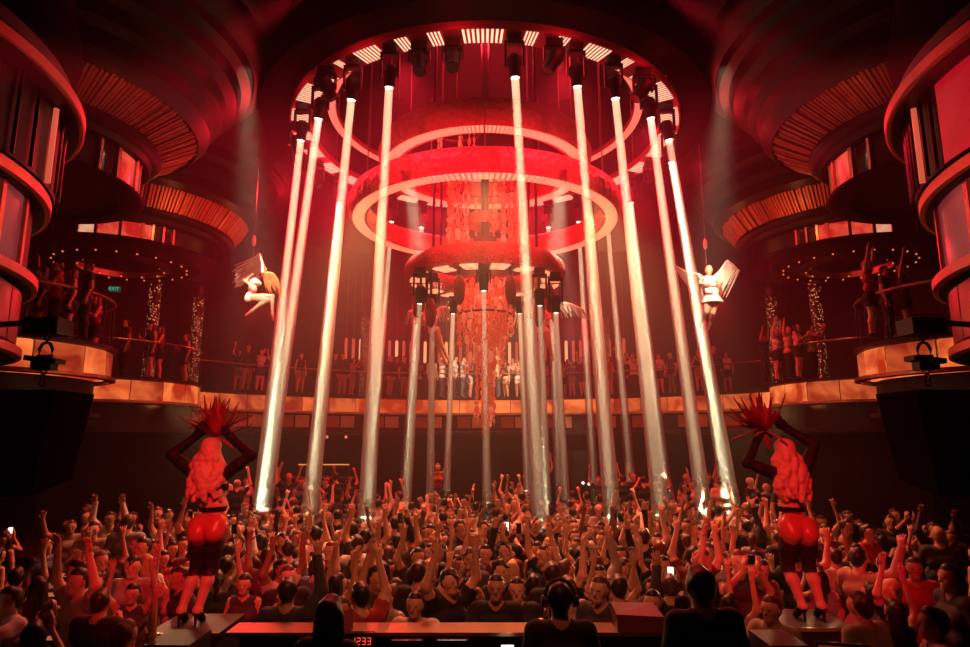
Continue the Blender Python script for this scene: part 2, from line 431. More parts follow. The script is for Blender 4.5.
# ------------------------------------------------------------------ the setting
m = MB(); m.box((0, 14, -.05), (36, 38, .1)); struct(m.build('floor', M_FLOOR))
m = MB()
prof = [(30, 1.9), (5.4, 1.9), (5.3, 0), (4.7, -.02), (4.68, .02), (4.68, .5), (4.9, .9), (4.9, 3.4), (0, 3.8)]
m.lathe([(r, z) for r, z in prof], 96)
struct(m.build('ceiling', mat('matte black ceiling', (.0022, .0016, .0016), .95, spec=.05), loc=(0, CY, 10.37)))
m = MB()
a0, a1 = R_(-40), R_(220)
m.lathe([(17.5, 0), (17.5, 14)], 96, a0=a0, a1=a1); struct(m.build('wall_back', M_DARKER, loc=(0, CY, 0)))
m = MB(); m.box((-18, 8, 7), (.2, 26, 14)); struct(m.build('wall_left', M_DARKER))
m = MB(); m.box((18, 8, 7), (.2, 26, 14)); struct(m.build('wall_right', M_DARKER))
m = MB(); m.box((0, -4.2, 7), (36, .2, 14)); struct(m.build('wall_front', M_DARKER))
# raised terrace behind the dance floor, one step up
m = MB(); m.lathe([(6.6, 0), (6.6, .42), (17.4, .42)], 64, a0=R_(20), a1=R_(160)); struct(m.build('floor_terrace', M_FLOOR, loc=(0, 11.5, 0)))

# ---- balcony: a deck with two drum-shaped bays each side
BAYS = [(-11.5, 19.3, 2.75), (-10.1, 13.0, 2.2), (11.5, 19.3, 2.75), (10.1, 13.0, 2.2)]
def lift(th):
    """the two near bays sit a step higher"""
    a = math.degrees(th) % 360
    return .26 if 176 < a < 250 or a > 290 or a < 4 else 0.0
RB = 12.0
def rim(th, grow=0.0):
    r = RB + grow; d = Vector((math.cos(th), math.sin(th)))
    for bx, by, br in BAYS:
        br = br - grow
        q = Vector((bx, by - CY)); t = q.dot(d); h2 = q.length_squared - t * t
        if t > 0 and h2 < br * br:
            e = t - math.sqrt(br * br - h2)
            r = min(r, e)
    return r
NB = 720
TH = [R_(-62) + R_(304) * i / NB for i in range(NB + 1)]
def sweep(prof_in, mb, ths=TH, mi=0):
    """profile of (offset outwards, z) swept along the balcony edge"""
    vs = []; P = len(prof_in)
    cache = {}
    for th in ths:
        for off, z in prof_in:
            r = rim(th, 0) + off
            vs.append((r * math.cos(th), r * math.sin(th), z + lift(th)))
    fs = []
    for i in range(len(ths) - 1):
        for k in range(P - 1): fs.append((i * P + k, i * P + k + 1, (i + 1) * P + k + 1, (i + 1) * P + k))
    mb.add(vs, fs, mi)
bal = struct(bpy.data.objects.new('balcony', None)); COL.objects.link(bal); bal.location = (0, CY, 0)
m = MB(); sweep([(.02, 4.62), (-.10, 4.64), (-.10, 4.72), (6.0, 4.72)], m); struct(m.build('deck', M_DARK, bal))
m = MB(); sweep([(.25, 4.0), (6.0, 4.0)], m); struct(m.build('soffit', M_DARKER, bal))
m = MB(); sweep([(-.02, 4.0), (-.14, 4.02), (-.14, 4.09), (-.0, 4.10)], m); struct(m.build('lower_trim', M_BRASS, bal))
m = MB(); sweep([(.3, 4.0), (.3, 3.36), (.12, 3.34), (.12, 3.24), (5.5, 3.2)], m); struct(m.build('lower_band', M_DARK, bal))
# fascia: separate backlit stone panels with dark joints
dims = {}
npan = 60
for i in range(npan):
    i0 = i * NB // npan; i1 = (i + 1) * NB // npan
    ths = [TH[j] for j in range(i0, i1 + 1)]
    ths[0] += R_(.05); ths[-1] -= R_(.05)
    m = MB(); sweep([(0, 4.62), (-.03, 4.6), (-.03, 4.12), (0, 4.1)], m, ths)
    mid = abs(math.degrees(TH[(i0 + i1) // 2]) - 90)
    dimp = (rng.random() < .3 and mid > 24) or (38 < mid < 52)
    struct(m.build('fascia_panel', M_FASCIA_DIM if dimp else M_FASCIA, bal, sharp=25))
for i in range(40):
    a = R_(34 + 112 * i / 40); a2 = R_(34 + 112 * (i + .9) / 40)
    if i % 3 == 1: continue
    ths = [a + (a2 - a) * k / 6 for k in range(7)]
    m = MB(); sweep([(.27, 3.95), (.26, 3.94), (.26, 3.5), (.27, 3.49)], m, ths)
    struct(m.build('lower_panel', [M_SLAT, M_FASCIA_DIM, M_BRASS][(i * 7) % 3], bal))
# balustrade: bronze rail, thin posts, glass
m = MB()
for th0, th1 in ((R_(-62), R_(242)),):
    n = NB; path = []
    for i in range(n + 1):
        th = th0 + (th1 - th0) * i / n; r = rim(th, 0) + .02
        path.append((r * math.cos(th), r * math.sin(th), 5.72 + lift(th)))
    m.tube(path, .028, 6)
struct(m.build('handrail', M_BRASS, bal))
for i in range(64):
    th = R_(-60) + R_(300) * i / 63; r = rim(th, 0) + .02
    m = MB(); m.tube([(r * math.cos(th), r * math.sin(th), 4.72 + lift(th)), (r * math.cos(th), r * math.sin(th), 5.71 + lift(th))], .016, 6)
    struct(m.build('baluster', M_STEEL, bal))
# back wall of the balcony with lit niches, and the wall below
m = MB(); m.lathe([(16.2, 0), (16.2, 10.9)], 96, a0=R_(10), a1=R_(170)); struct(m.build('wall_balcony', M_DARK, loc=(0, CY, 0)))
m = MB(); m.lathe([(14.2, .42), (14.2, 3.2)], 96, a0=R_(20), a1=R_(160)); struct(m.build('wall_under_balcony', M_DARK, loc=(0, CY, 0)))
# hanging tube lights in a row along the balcony wall
M_TUBE = mat('tube lamp amber', (.5, .2, .1), .4, 0, (1, .42, .2), 1.1)
M_TUBED = mat('tube lamp dim', (.4, .1, .06), .4, 0, (.6, .09, .05), .7)
for i in range(40):
    a = R_(66 + 48 * i / 39); p = Vector((15.6 * math.cos(a), CY + 15.6 * math.sin(a), 0))
    t = thing('tube_pendant', 'slim upright tube lamp in the row behind the balcony guests', 'pendant lamp', (p.x, p.y, 6.55), 0, 'tube lamps in a row behind the balcony guests')
    m = MB(); m.tube([(0, 0, 0), (0, 0, .06), (0, 0, .98), (0, 0, 1.04)], [.02, .07, .07, .02], 8); m.build('tube', M_TUBE if i % 4 in (0, 1) and abs(i - 19.5) > 3 and i % 3 else M_TUBED, t)
    m = MB(); m.tube([(0, 0, 1.04), (0, 0, 4.2)], .008, 5); m.build('cord', M_ROPE, t)
# columns strung with sparkling beads
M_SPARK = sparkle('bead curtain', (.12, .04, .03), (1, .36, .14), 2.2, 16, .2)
for x, y, lab in ((-11.75, 22.5, 'sparkling beaded column behind the two women on the left balcony bay'), (11.75, 22.5, 'sparkling beaded column behind the right balcony bay'),
                  (-11.3, 25.0, 'dimmer beaded column between the left bay and the far balcony'), (11.3, 25.0, 'dimmer beaded column between the right bay and the far balcony'),
                  (-5.5, 29.3, 'beaded arch column left of the balcony crowd'), (5.5, 29.3, 'beaded arch column right of the balcony crowd')):
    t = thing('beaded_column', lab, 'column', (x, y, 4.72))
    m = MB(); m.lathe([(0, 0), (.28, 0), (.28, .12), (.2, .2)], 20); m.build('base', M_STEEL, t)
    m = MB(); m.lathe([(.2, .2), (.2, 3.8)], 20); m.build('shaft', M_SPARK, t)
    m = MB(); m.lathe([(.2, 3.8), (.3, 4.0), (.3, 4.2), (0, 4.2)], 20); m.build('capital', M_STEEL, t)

# ------------------------------------------------------------------ ceiling pods: stepped saucers, slatted cone, windowed drum
M_SAUCER = mat('pod lacquer', (.0045, .003, .003), .45, spec=.22, noise=.25, nscale=1.5)
M_WINRED = emission_two('pod window red', (.7, .015, .015), (1, .10, .05), .8, 2.5)
M_WINPALE = emission_two('pod window pale', (1, .35, .2), (1, .55, .36), .8, 3)
M_BULB = mat('small bulb', (.6, .3, .2), .3, 0, (1, .22, .07), .7)
def pod(cx, cy, lab, zr, rr, prof, slat0, slat1, disc, drum, lit, under, mirror):
    t = thing('ceiling_pod', lab, 'ceiling pod', (cx, cy, drum[2] - .05))
    z0 = drum[2] - .05
    m = MB(); m.lathe([(r, z - z0) for r, z in prof], 128); m.build('stepped_canopy', M_SAUCER, t, sharp=30)
    # slats on a cone
    m = MB(); n = 230
    for i in range(n):
        a = 2 * PI * i / n; ca, sa = math.cos(a), math.sin(a); jr = rng.uniform(-.05, .05)
        p0 = Vector(((slat0[0] + jr) * ca, (slat0[0] + jr) * sa, slat0[1] - z0)); p1 = Vector(((slat1[0] + jr) * ca, (slat1[0] + jr) * sa, slat1[1] - z0))
        tg = Vector((-sa, ca, 0)); w0 = slat0[0] * PI / n * .62; w1 = slat1[0] * PI / n * .62
        nn = (p1 - p0).cross(tg).normalized() * .06
        vs = [p0 - tg * w0, p0 + tg * w0, p1 + tg * w1, p1 - tg * w1]; vs = vs + [v - nn for v in vs]
        m.add(vs, [(0, 1, 2, 3), (7, 6, 5, 4), (0, 4, 5, 1), (1, 5, 6, 2), (2, 6, 7, 3), (3, 7, 4, 0)])
    m.build('slats', M_SLAT, t, smooth=False)
    m = MB(); m.lathe([(slat0[0] - .1, slat0[1] - z0 + .1), (slat1[0] - .1, slat1[1] - z0 + .1)], 64); m.build('slat_backing', M_DARKER, t)
    r, z = disc
    m = MB(); m.lathe([(slat1[0] - .2, z + .12 - z0), (r - .02, z + .1 - z0), (r, z + .06 - z0), (r, z - .02 - z0), (r - .04, z - .06 - z0), (r * .93, z - .1 - z0), (r * .91, z - .22 - z0), (drum[0], z - .25 - z0)], 96)
    m.build('rim_disc', M_SAUCER, t)
    dr, dt, db = drum
    m = MB(); m.lathe([(dr, z - .25 - z0), (dr, dt - z0), (dr - .06, dt - z0), (dr - .06, db - z0), (dr + .03, db - z0), (dr + .06, db - .05 - z0), (dr - .02, db - .1 - z0), (dr * .8, db - .12 - z0), (dr * .78, db - .05 - z0), (0, db - .02 - z0)], 96)
    m.build('drum', M_SAUCER, t)
    for (a, b, mm) in lit:
        if mirror: a, b = PI - a, PI - b
        if a > b: a, b = b, a
        m = MB(); m.lathe([(dr - .03, db + .02 - z0), (dr - .03, dt - .02 - z0)], 8, a0=a, a1=b); m.build('window', mm, t)
        for e in (a, b):
            m = MB(); m.box((dr * math.cos(e), dr * math.sin(e), (dt + db) / 2 - z0), (.05, .05, dt - db), Euler((0, 0, e)).to_matrix()); m.build('mullion', M_BRASS, t)
    for (r, z, n, rad) in under:
        for i in range(n):
            a = 2 * PI * i / n
            m = MB(); m.ell((r * math.cos(a), r * math.sin(a), z - z0), rad, 8, 5); m.build('bulb', M_BULB, t)
    if under:
        m = MB(); m.lathe([(under[0][0] * .72, db - .12 - z0), (under[0][0] * .74, db - .26 - z0), (under[0][0] * .66, db - .3 - z0), (under[0][0] * .64, db - .12 - z0)], 64); m.build('inner_ring', M_BRASS, t)
    return t
for sx in (-1, 1):
    side = 'left' if sx < 0 else 'right'; mi = sx > 0
    # far pod over the balcony bay
    cx, cy_ = sx * 11.0, 19.0
    prof = [(6.0, 12.8), (5.2, 11.9), (4.95, 11.62), (4.9, 11.45), (4.75, 11.3), (4.6, 11.22), (4.55, 11.1), (4.35, 10.98), (4.3, 10.72), (4.05, 10.6), (4.0, 10.3), (3.8, 10.15), (3.77, 9.85), (3.55, 9.72), (3.3, 9.85)]
    lit = [(R_(-84), R_(-75), M_WINPALE), (R_(-74.5), R_(-63), M_WINRED), (R_(-62.5), R_(-52), M_WINRED), (R_(-51), R_(-46), M_WINRED), (R_(-105), R_(-98), M_GLASS), (R_(-40), R_(-34), M_GLASS)]
    pod(cx, cy_, f'far {side} stepped ceiling pod with amber slats, lit window above balcony bay', 11.3, 5.3, prof, (3.48, 9.74), (3.1, 9.2), (3.12, 9.12), (2.7, 8.86, 8.42), lit,
        [(1.8, 8.2, 22, .03), (1.15, 8.15, 12, .028)], mi)
    # near pod, larger on the picture
    cx, cy_ = sx * 8.6, 11.3
    prof = [(5.6, 12.0), (4.5, 10.95), (4.3, 10.85), (4.24, 10.65), (4.1, 10.5), (3.95, 10.42), (3.88, 10.26), (3.7, 10.18), (3.62, 9.95), (3.42, 9.85), (3.36, 9.6), (3.2, 9.5), (3.15, 9.2), (2.95, 8.98), (2.75, 9.1)]
    lit = [(R_(-8), R_(8), M_WINRED), (R_(-20), R_(-9), M_GLASS), (R_(9), R_(14), M_WINPALE)]
    pod(cx, cy_, f'near {side} large dark stepped ceiling pod with slatted cone above the round tower', 10.2, 5.0, prof, (2.9, 9.0), (2.25, 8.62), (2.3, 8.52), (2.0, 8.3, 7.7), lit, [], mi)
    # lamps that light the slats
    for (px, py, pz, e) in ((sx * 8.2, 16.6, 8.95, 22), (sx * 7.2, 19.0, 8.95, 18), (sx * 5.9, 9.8, 8.6, 2.2)):
        light('POINT', 'cove_lamp', (px, py, pz), e, (1, .22, .06), shadow_soft_size=.12)

M_DARKEST = MATS['matte black ceiling']
# ------------------------------------------------------------------ round towers at both edges
M_TOWERRED = emission_two('tower window red', (.45, .004, .012), (.62, .008, .02), .8, .8)
M_TOWERPINK = emission_two('tower window rose', (.20, .02, .025), (.34, .05, .05), .8, .7)
M_FLANGE = mat('tower bronze rim', (.62, .3, .24), .42, 1.0, noise=.3, nscale=2)
M_PANEL = mat('tower bronze panel', (.30, .20, .15), .38, .9, noise=.4, nscale=1.2)
for sx in (-1, 1):
    side = 'left' if sx < 0 else 'right'
    t = thing('round_tower', f'dark round tower with bronze rims and red windows on the {side} edge', 'tower', (sx * 8.0, 6.0, 0))
    mir = lambda a: a if sx < 0 else PI - a
    def arc(prof, a, b, mm, name, n=24, close=False):
        a, b = mir(a), mir(b)
        if a > b: a, b = b, a
        k = MB(); k.lathe(prof, n, a0=a, a1=b, close=close); return k.build(name, mm, t)
    A, B = R_(-100), R_(80)
    for z, r, h in ((7.0, 3.36, .15), (5.88, 3.1, .15), (4.9, 3.06, .13), (4.08, 2.98, .11)):
        arc([(r - .06, z + h * .5), (r - .02, z + h * .5), (r, z + h * .4), (r, z - h * .4), (r - .02, z - h * .5), (r - .06, z - h * .5)], A, B, M_FLANGE, 'rim', 64, True)
        arc([(r - .6, z + h * .45), (r - .06, z + h * .45), (r - .06, z - h * .6), (r - .6, z - h * .5)], A, B, M_BLACK, 'ledge', 64, True)
    arc([(3.15, 7.4), (3.25, 7.9), (3.1, 8.6)], A, B, M_DARKEST, 'upper_wall', 48)
    arc([(3.26, 7.16), (3.2, 7.2), (3.2, 7.35), (3.15, 7.4)], A, B, M_STEEL, 'upper_lip', 48)
    arc([(3.12, 6.9), (3.12, 5.96)], A, B, M_DARK, 'upper_drum', 48)
    arc([(2.92, 5.8), (2.92, 4.98)], A, B, M_DARK, 'middle_drum', 48)
    arc([(2.86, 4.82), (2.86, 4.14)], A, B, M_DARK, 'lower_drum', 48)
    arc([(2.7, 4.0), (1.9, 3.85), (1.6, 3.6), (1.55, 0)], A, B, M_BLACK, 'foot', 48)
    arc([(3.14, 6.88), (3.14, 5.97)], R_(-45), R_(-14 if sx < 0 else 9), M_TOWERRED, 'window')
    for a in ((-12, -7, -2, 4, 10, 18.5, 25, 32) if sx < 0 else (11, 15, 18.5, 22, 25, 28, 32)):
        k = MB(); aa = mir(R_(a)); k.tube([(3.16 * math.cos(aa), 3.16 * math.sin(aa), 5.97), (3.16 * math.cos(aa), 3.16 * math.sin(aa), 6.88)], .02 if a != 18.5 else .03, 8)
        k.build('upright', mat('lit amber upright', (.5, .2, .1), .4, 0, (1, .16, .08), .6) if a == 18.5 else M_STEEL, t)
    arc([(2.94, 5.79), (2.94, 4.99)], R_(-30), R_(20 if sx < 0 else 27), M_TOWERPINK, 'window')
    for a in (-4, 9, 20 if sx < 0 else 27):
        k = MB(); aa = mir(R_(a)); k.box((2.95 * math.cos(aa), 2.95 * math.sin(aa), 5.39), (.06, .07, .8), Euler((0, 0, aa)).to_matrix()); k.build('window_post', M_BRASS, t)
    for i, a in enumerate((-34, -20, -6, 8, 22, 36)):
        arc([(2.88, 4.8), (2.91, 4.78), (2.91, 4.18), (2.88, 4.16)], R_(a), R_(a + 13.2), M_PANEL, 'wall_panel', 6)

# ------------------------------------------------------------------ hanging loudspeakers with shackle rigging, near the towers
for sx in (-1, 1):
    side = 'left' if sx < 0 else 'right'
    x = sx * 5.12
    t = thing('hanging_loudspeaker', f'big black loudspeaker hung by a shackle beside the {side} tower', 'loudspeaker', (x, 6.3, 2.55))
    m = MB()   # cabinet, wedge shaped, tilted to the floor
    w0, w1 = 1.0, .82
    vs = [(-w1, .0, 0), (w1, .0, 0), (w1, .6, .12), (-w1, .6, .12), (-w0, -.1, 1.0), (w0, -.1, 1.0), (w0, .55, 1.0), (-w0, .55, 1.0)]
    m.add(vs, [(0, 3, 2, 1), (4, 5, 6, 7), (0, 1, 5, 4), (1, 2, 6, 5), (2, 3, 7, 6), (3, 0, 4, 7)]); m.build('cabinet', M_DARKEST, t, smooth=False)
    m = MB(); m.box((0, .6, .56), (1.5, .02, .8), Euler((R_(3.3), 0, 0)).to_matrix()); m.build('grille', M_STEEL, t)
    hx = sx * -.74
    m = MB(); m.box((hx, .1, 1.31), (.32, .16, .05), Euler((0, R_(6), 0)).to_matrix()); m.box((hx, .1, 1.25), (.2, .12, .08)); m.build('fly_bracket', M_BLACK, t, smooth=False)
    m = MB(); m.tube([(hx - .06, .1, 1.33), (hx - .065, .1, 1.42), (hx - .04, .1, 1.47), (hx, .1, 1.49), (hx + .04, .1, 1.47), (hx + .065, .1, 1.42), (hx + .06, .1, 1.33)], .016, 8); m.tube([(hx - .08, .1, 1.35), (hx + .08, .1, 1.35)], .014, 8); m.build('shackle', M_STEEL, t)
    m = MB(); m.torus(.03, .009, (hx, .1, 1.2), 16, 6, rot=Euler((R_(90), 0, 0)).to_matrix()); m.torus(.03, .009, (hx, .1, 1.14), 16, 6, rot=Euler((0, R_(90), 0)).to_matrix()); m.torus(.03, .009, (hx, .1, 1.08), 16, 6, rot=Euler((R_(90), 0, 0)).to_matrix()); m.build('chain', M_STEEL, t)
    t2 = thing('chain_hoist', f'black chain hoist box above the {side} hanging loudspeaker', 'hoist', (x + hx, 6.4, 4.09))
    m = MB(); m.box((0, 0, .1), (.34, .26, .16)); m.build('motor_box', M_BLACK, t2, smooth=False)
    m = MB(); m.torus(.03, .01, (0, 0, 0), 16, 6, rot=Euler((R_(90), 0, 0)).to_matrix()); m.build('hook', M_STEEL, t2)
    m = MB(); m.box((sx * .5, .15, .16), (.75, .05, .05), Euler((0, 0, sx * .3)).to_matrix()); m.build('support_arm', M_BLACK, t2, smooth=False)

# ------------------------------------------------------------------ chandelier rings
def ring_obj(label, z, body_prof, body_mat, strip, strip_mat, cables):
    t = thing('chandelier_ring', label, 'chandelier ring', (0, CY, z))
    m = MB(); m.lathe(body_prof, 160, close=True); m.build('ring_body', body_mat, t)
    if strip:
        m = MB(); r0, r1, zz = strip; n = 220; vs = []; fs = []
        m.lathe([(r0, zz), (r0, zz - .03), (r1, zz - .03), (r1, zz)], 160, close=True); m.build('led_strip', strip_mat, t)
    rc, n = cables
    for i in range(n):
        a = 2 * PI * (i + .5) / n
        m = MB(); m.tube([(rc * math.cos(a), rc * math.sin(a), .2), (rc * math.cos(a), rc * math.sin(a), 14.1 - z)], .014, 5); m.build('cable', M_ROPE, t)
    return t
M_LEDT = None
def tick_led(name, n, c_on, c_off, strength):
    m = bpy.data.materials.new(name); m.use_nodes = True; nt = m.node_tree; b = nt.nodes['Principled BSDF']
    tc = nt.nodes.new('ShaderNodeTexCoord'); g = nt.nodes.new('ShaderNodeTexGradient'); g.gradient_type = 'RADIAL'
    nt.links.new(tc.outputs['Object'], g.inputs['Vector'])
    mu = nt.nodes.new('ShaderNodeMath'); mu.operation = 'MULTIPLY'; mu.inputs[1].default_value = n; nt.links.new(g.outputs['Fac'], mu.inputs[0])
    f = nt.nodes.new('ShaderNodeMath'); f.operation = 'FRACT'; nt.links.new(mu.outputs[0], f.inputs[0])
    q = nt.nodes.new('ShaderNodeMath'); q.operation = 'GREATER_THAN'; q.inputs[1].default_value = .4; nt.links.new(f.outputs[0], q.inputs[0])
    mx = nt.nodes.new('ShaderNodeMix'); mx.data_type = 'RGBA'; mx.inputs[6].default_value = (*c_off, 1); mx.inputs[7].default_value = (*c_on, 1)
    nt.links.new(q.outputs[0], mx.inputs[0]); nt.links.new(mx.outputs[2], b.inputs['Emission Color']); b.inputs['Emission Strength'].default_value = strength
    m.cycles.emission_sampling = 'NONE'; return m
LED_A = tick_led('LED ticks', 170, (1.0, .40, .18), (.45, .02, .02), 1.05)
LED_S = tick_led('LED fine ticks', 500, (1.0, .26, .16), (.85, .14, .1), .9)
# outermost ring carrying the moving lamps
RO = 4.42; ZO = 10.23
ring_o = thing('chandelier_ring', 'largest outermost chandelier ring with LED tiles and moving lamps under the ceiling', 'chandelier ring', (0, CY, ZO))
m = MB(); m.lathe([(4.16, .02), (4.62, .02), (4.64, .05), (4.64, .17), (4.16, .17)], 160, close=True); m.build('ring_body', M_RINGBODY, ring_o)
for i in range(8):
    a = 2 * PI * (i + .5) / 8; m = MB(); m.tube([(4.4 * math.cos(a), 4.4 * math.sin(a), .3), (4.4 * math.cos(a), 4.4 * math.sin(a), 3.9)], .02, 5); m.build('cable', M_ROPE, ring_o)
ANG_LIT = [205.6, 220.5, 234.8, 246.5, 277.0, 292.5, 304, 319, 334, 350]
ANG_DARK = [228.0, 254.5, 262.5, 284.8, 311.5]
ANG_FAR = [12, 25, 38, 51, 64, 77, 90, 103, 116, 129, 142, 155, 168, 181, 193.5]
alla = sorted(ANG_LIT + ANG_DARK + ANG_FAR)
for i, a in enumerate(alla):
    b = alla[(i + 1) % len(alla)]
    if b < a: b += 360
    gap = b - a
    if gap < 4.5: continue
    w = max(2.2, gap - 4.6); a0_, a1_ = R_((a + b) / 2 - w / 2), R_((a + b) / 2 + w / 2)
    nstr = max(4, round(w * .95))
    k = MB(); vs = []; fs = []
    for j in range(nstr * 2 + 1):
        th = a0_ + (a1_ - a0_) * j / (nstr * 2)
        for r in (4.19, 4.6): vs.append((r * math.cos(th), r * math.sin(th), .015))
    for j in range(nstr * 2): fs.append((j * 2, j * 2 + 1, j * 2 + 3, j * 2 + 2))
    k.add(vs, fs)
    for j in range(len(fs)): k.m[j] = j % 2
    vs2 = [(x, y, z + .02) for x, y, z in vs]; k.add(vs2, [tuple(reversed(f)) for f in fs])
    k.build('led_tile', [mat('LED tube on', (.1, .02, .02), .4, 0, (1, .62, .38), 1.5), mat('LED tube gap', (.1, .01, .01), .5, 0, (.8, .015, .02), .4)], ring_o, smooth=False)
ring_obj('thin glowing ring inside and above the largest chandelier ring', 10.87, [(3.62, 0), (3.84, 0), (3.84, .12), (3.62, .12)], M_RINGBODY, (3.64, 3.82, 0), LED_S, (3.7, 6))
ring_obj('upper scaled red hide chandelier ring with an LED rim, second from the top', 9.5, [(2.1, .0), (2.5, .0), (2.56, .08), (2.6, .35), (2.5, .62), (2.3, .7), (2.14, .6), (2.06, .3)], M_LEATHER, (2.2, 2.46, 0), LED_A, (2.3, 6))
ring_obj('broad scaled red hide chandelier ring with an LED rim, just above the small ring', 8.17, [(2.82, .0), (3.16, .0), (3.24, .1), (3.28, .32), (3.2, .52), (3.0, .6), (2.84, .5), (2.78, .25)], M_LEATHER, (2.88, 3.14, 0), LED_A, (3.0, 6))
# small woven ring
ZC = 6.98
ring_c = thing('chandelier_ring', 'small lowest woven red chandelier ring with lamps hanging below it', 'chandelier ring', (0, CY, ZC))
m = MB(); m.torus(1.62, .3, (0, 0, 0), 96, 20, rz=.26); m.build('woven_ring', M_TORUS, ring_c)
for i in range(16):
    a = 2 * PI * (i + .5) / 16
    k = MB(); vs = []
    for q in (-1, 0, 1):
        th = a + q * .12
        for r in (1.36, 1.78): vs.append((r * math.cos(th), r * math.sin(th), -.275))
    vs += [(x, y, z + .02) for x, y, z in vs]
    k.add(vs, [(0, 1, 3, 2), (2, 3, 5, 4), (8, 9, 7, 6), (10, 11, 9, 8)]); k.build('led_panel', M_LED, ring_c)
for i in range(4):
    a = 2 * PI * (i + .5) / 4; m = MB(); m.tube([(1.62 * math.cos(a), 1.62 * math.sin(a), .24), (1.62 * math.cos(a), 1.62 * math.sin(a), 7.1)], .03, 6); m.build('hanger', M_BLACK, ring_c)

# ------------------------------------------------------------------ moving lamps with their lit haze beams
def lamp(name, label, cat, lens, d, hang_z, beam_len, P, size=.2, spread=2.2, color=CREAM, head=1.0, group=None, lit=True):
    d = Vector(d).normalized(); lens = Vector(lens)
    L = .42 * head; piv = lens - d * L * .62
    t = thing(name, label, cat, (piv.x, piv.y, piv.z), 0, group)
    q = d.to_track_quat('-Z', 'Y').to_matrix()
    m = MB(); m.box((0, 0, hang_z - .07 - piv.z), (.26 * head, .22 * head, .14)); m.build('base', M_BLACK, t, smooth=False)
    m = MB(); ytop = hang_z - .14 - piv.z
    for i in (-1, 1): m.box((i * .16 * head, 0, ytop / 2 - .02), (.035, .1 * head, ytop + .08))
    m.box((0, 0, ytop - .02), (.34 * head, .12 * head, .05)); m.build('yoke', M_BLACK, t, smooth=False)
    r = .13 * head; rl = size / 2
    m = MB(); prof = [(0, L * .38), (r * .7, L * .38), (r, L * .26), (r, -L * .1), (r * .82, -L * .2), (max(rl * 1.12, r * .8), -L * .6), (rl * 1.05, -L * .61)]
    m.lathe(prof, 20); me = m.mesh('head', M_BLACK); me.transform(q.to_4x4()); link('head', me, t)
    m = MB(); m.lathe([(0, -L * .6), (rl, -L * .6)], 20); me = m.mesh('lens', M_LENS if lit else M_BLACKG); me.transform(q.to_4x4()); link('lens', me, t)
    if lit:
        o = light('AREA', 'beam_light', d * L * .635, P, color, t, shape='DISK', size=size, spread=R_(spread)); aim(o, d)
        m = MB(); ta = math.tan(R_(spread / 2)); l0 = L * .65
        prof = [(0.0, -l0), (rl * .98, -l0), (rl * .98 + ta * beam_len, -(l0 + beam_len)), (0.0, -(l0 + beam_len))]
        m.lathe(prof, 20); me = m.mesh('light_beam', M_BEAM); me.transform(q.to_4x4()); link('light_beam', me, t)
    return t
near = [((300, 128), (262, 480), 'leftmost'), ((317, 100), (272, 440), 'second from left'), ((350, 79), (310, 500), 'third from left'), ((387, 66), (365, 505), 'fourth from left'),
        ((516, 53), (541, 520), 'brightest middle'), ((579, 63), (611, 480), 'first right-of-middle'), ((618, 76), (662, 500), 'fourth from right'),
        ((655, 100), (707, 500), 'third from right'), ((669, 128), (730, 490), 'outermost right'), ((664, 152), (718, 480), 'second from right')]
for a, ((u, v), (ub, vb), w) in zip(ANG_LIT, near):
    p = Vector((RO * math.cos(R_(a)), CY + RO * math.sin(R_(a)), 9.42))
    pu, pv = proj(p)
    # foot of the beam: on the floor below, at about the lamp's own distance, in the direction the photo shows
    tgt = at_y(ub + (pu - u), vb, p.y + 1.0)
    d = tgt - p; ln = (p.z - 1.72) / (-d.normalized().z)
    lamp('moving_head_light', f'moving lamp under the largest ring, throwing the {w} near pale beam', 'stage light', p, d, ZO, ln, {'outermost right': 60, 'second from right': 32}.get(w, 88), .145, 1.25)
for a, w in zip(ANG_DARK, ('beside the third near beam from the left', 'right of the fourth beam from the left', 'left of the top middle LED tile', 'just right of the middle beam', 'right of the fourth beam from the right')):
    p = Vector((RO * math.cos(R_(a)), CY + RO * math.sin(R_(a)), 9.62))
    dd = Vector((math.cos(R_(a)) * -.4 + rng.uniform(-.4, .4), rng.uniform(-.5, .5), -.8))
    lamp('moving_head_light', f'unlit tilted lamp under largest ring, {w}', 'stage light', p, dd, ZO, 1, 0, .2, lit=False, head=1.15)
farl = {116: ('far thin beam at the left behind the rings', (427, 205), (414, 400)), 51: ('far thin beam right of the small ring', (574, 205), (588, 440)), 38: ('far thin beam second right of the small ring', (613, 228), (637, 500)),
        129: ('far beam between third and fourth near beams', (390, 200), (376, 400)), 64: ('far beam just right of the bead chandelier', (547, 205), (556, 440)), 155: ('far beam behind the third near beam', (340, 165), (318, 420)),
        25: ('far beam behind the fourth near beam from the right', (640, 180), (668, 450))}
for i, a in enumerate(ANG_FAR):
    p = Vector((RO * math.cos(R_(a)), CY + RO * math.sin(R_(a)), 9.42)); pu, pv = proj(p)
    if a in farl:
        w, (u, v), (ub, vb) = farl[a]
        tgt = at_y(ub + (pu - u) * .7, vb, p.y + .3); d = tgt - p; ln = (p.z - 1.8) / (-d.normalized().z)
        lamp('moving_head_light', f'moving lamp on the largest ring, {w}', 'stage light', p, d, ZO, ln, 34, .12, 1.2)
    else:
        lamp('moving_head_light', 'unlit moving lamp hanging from the far side of the largest ring', 'stage light', p + Vector((0, 0, .1)), Vector((rng.uniform(-.3, .3), rng.uniform(-.4, .4), -1)), ZO, 1, 0, .18, lit=False, group='unlit lamps on the far side of the largest ring')
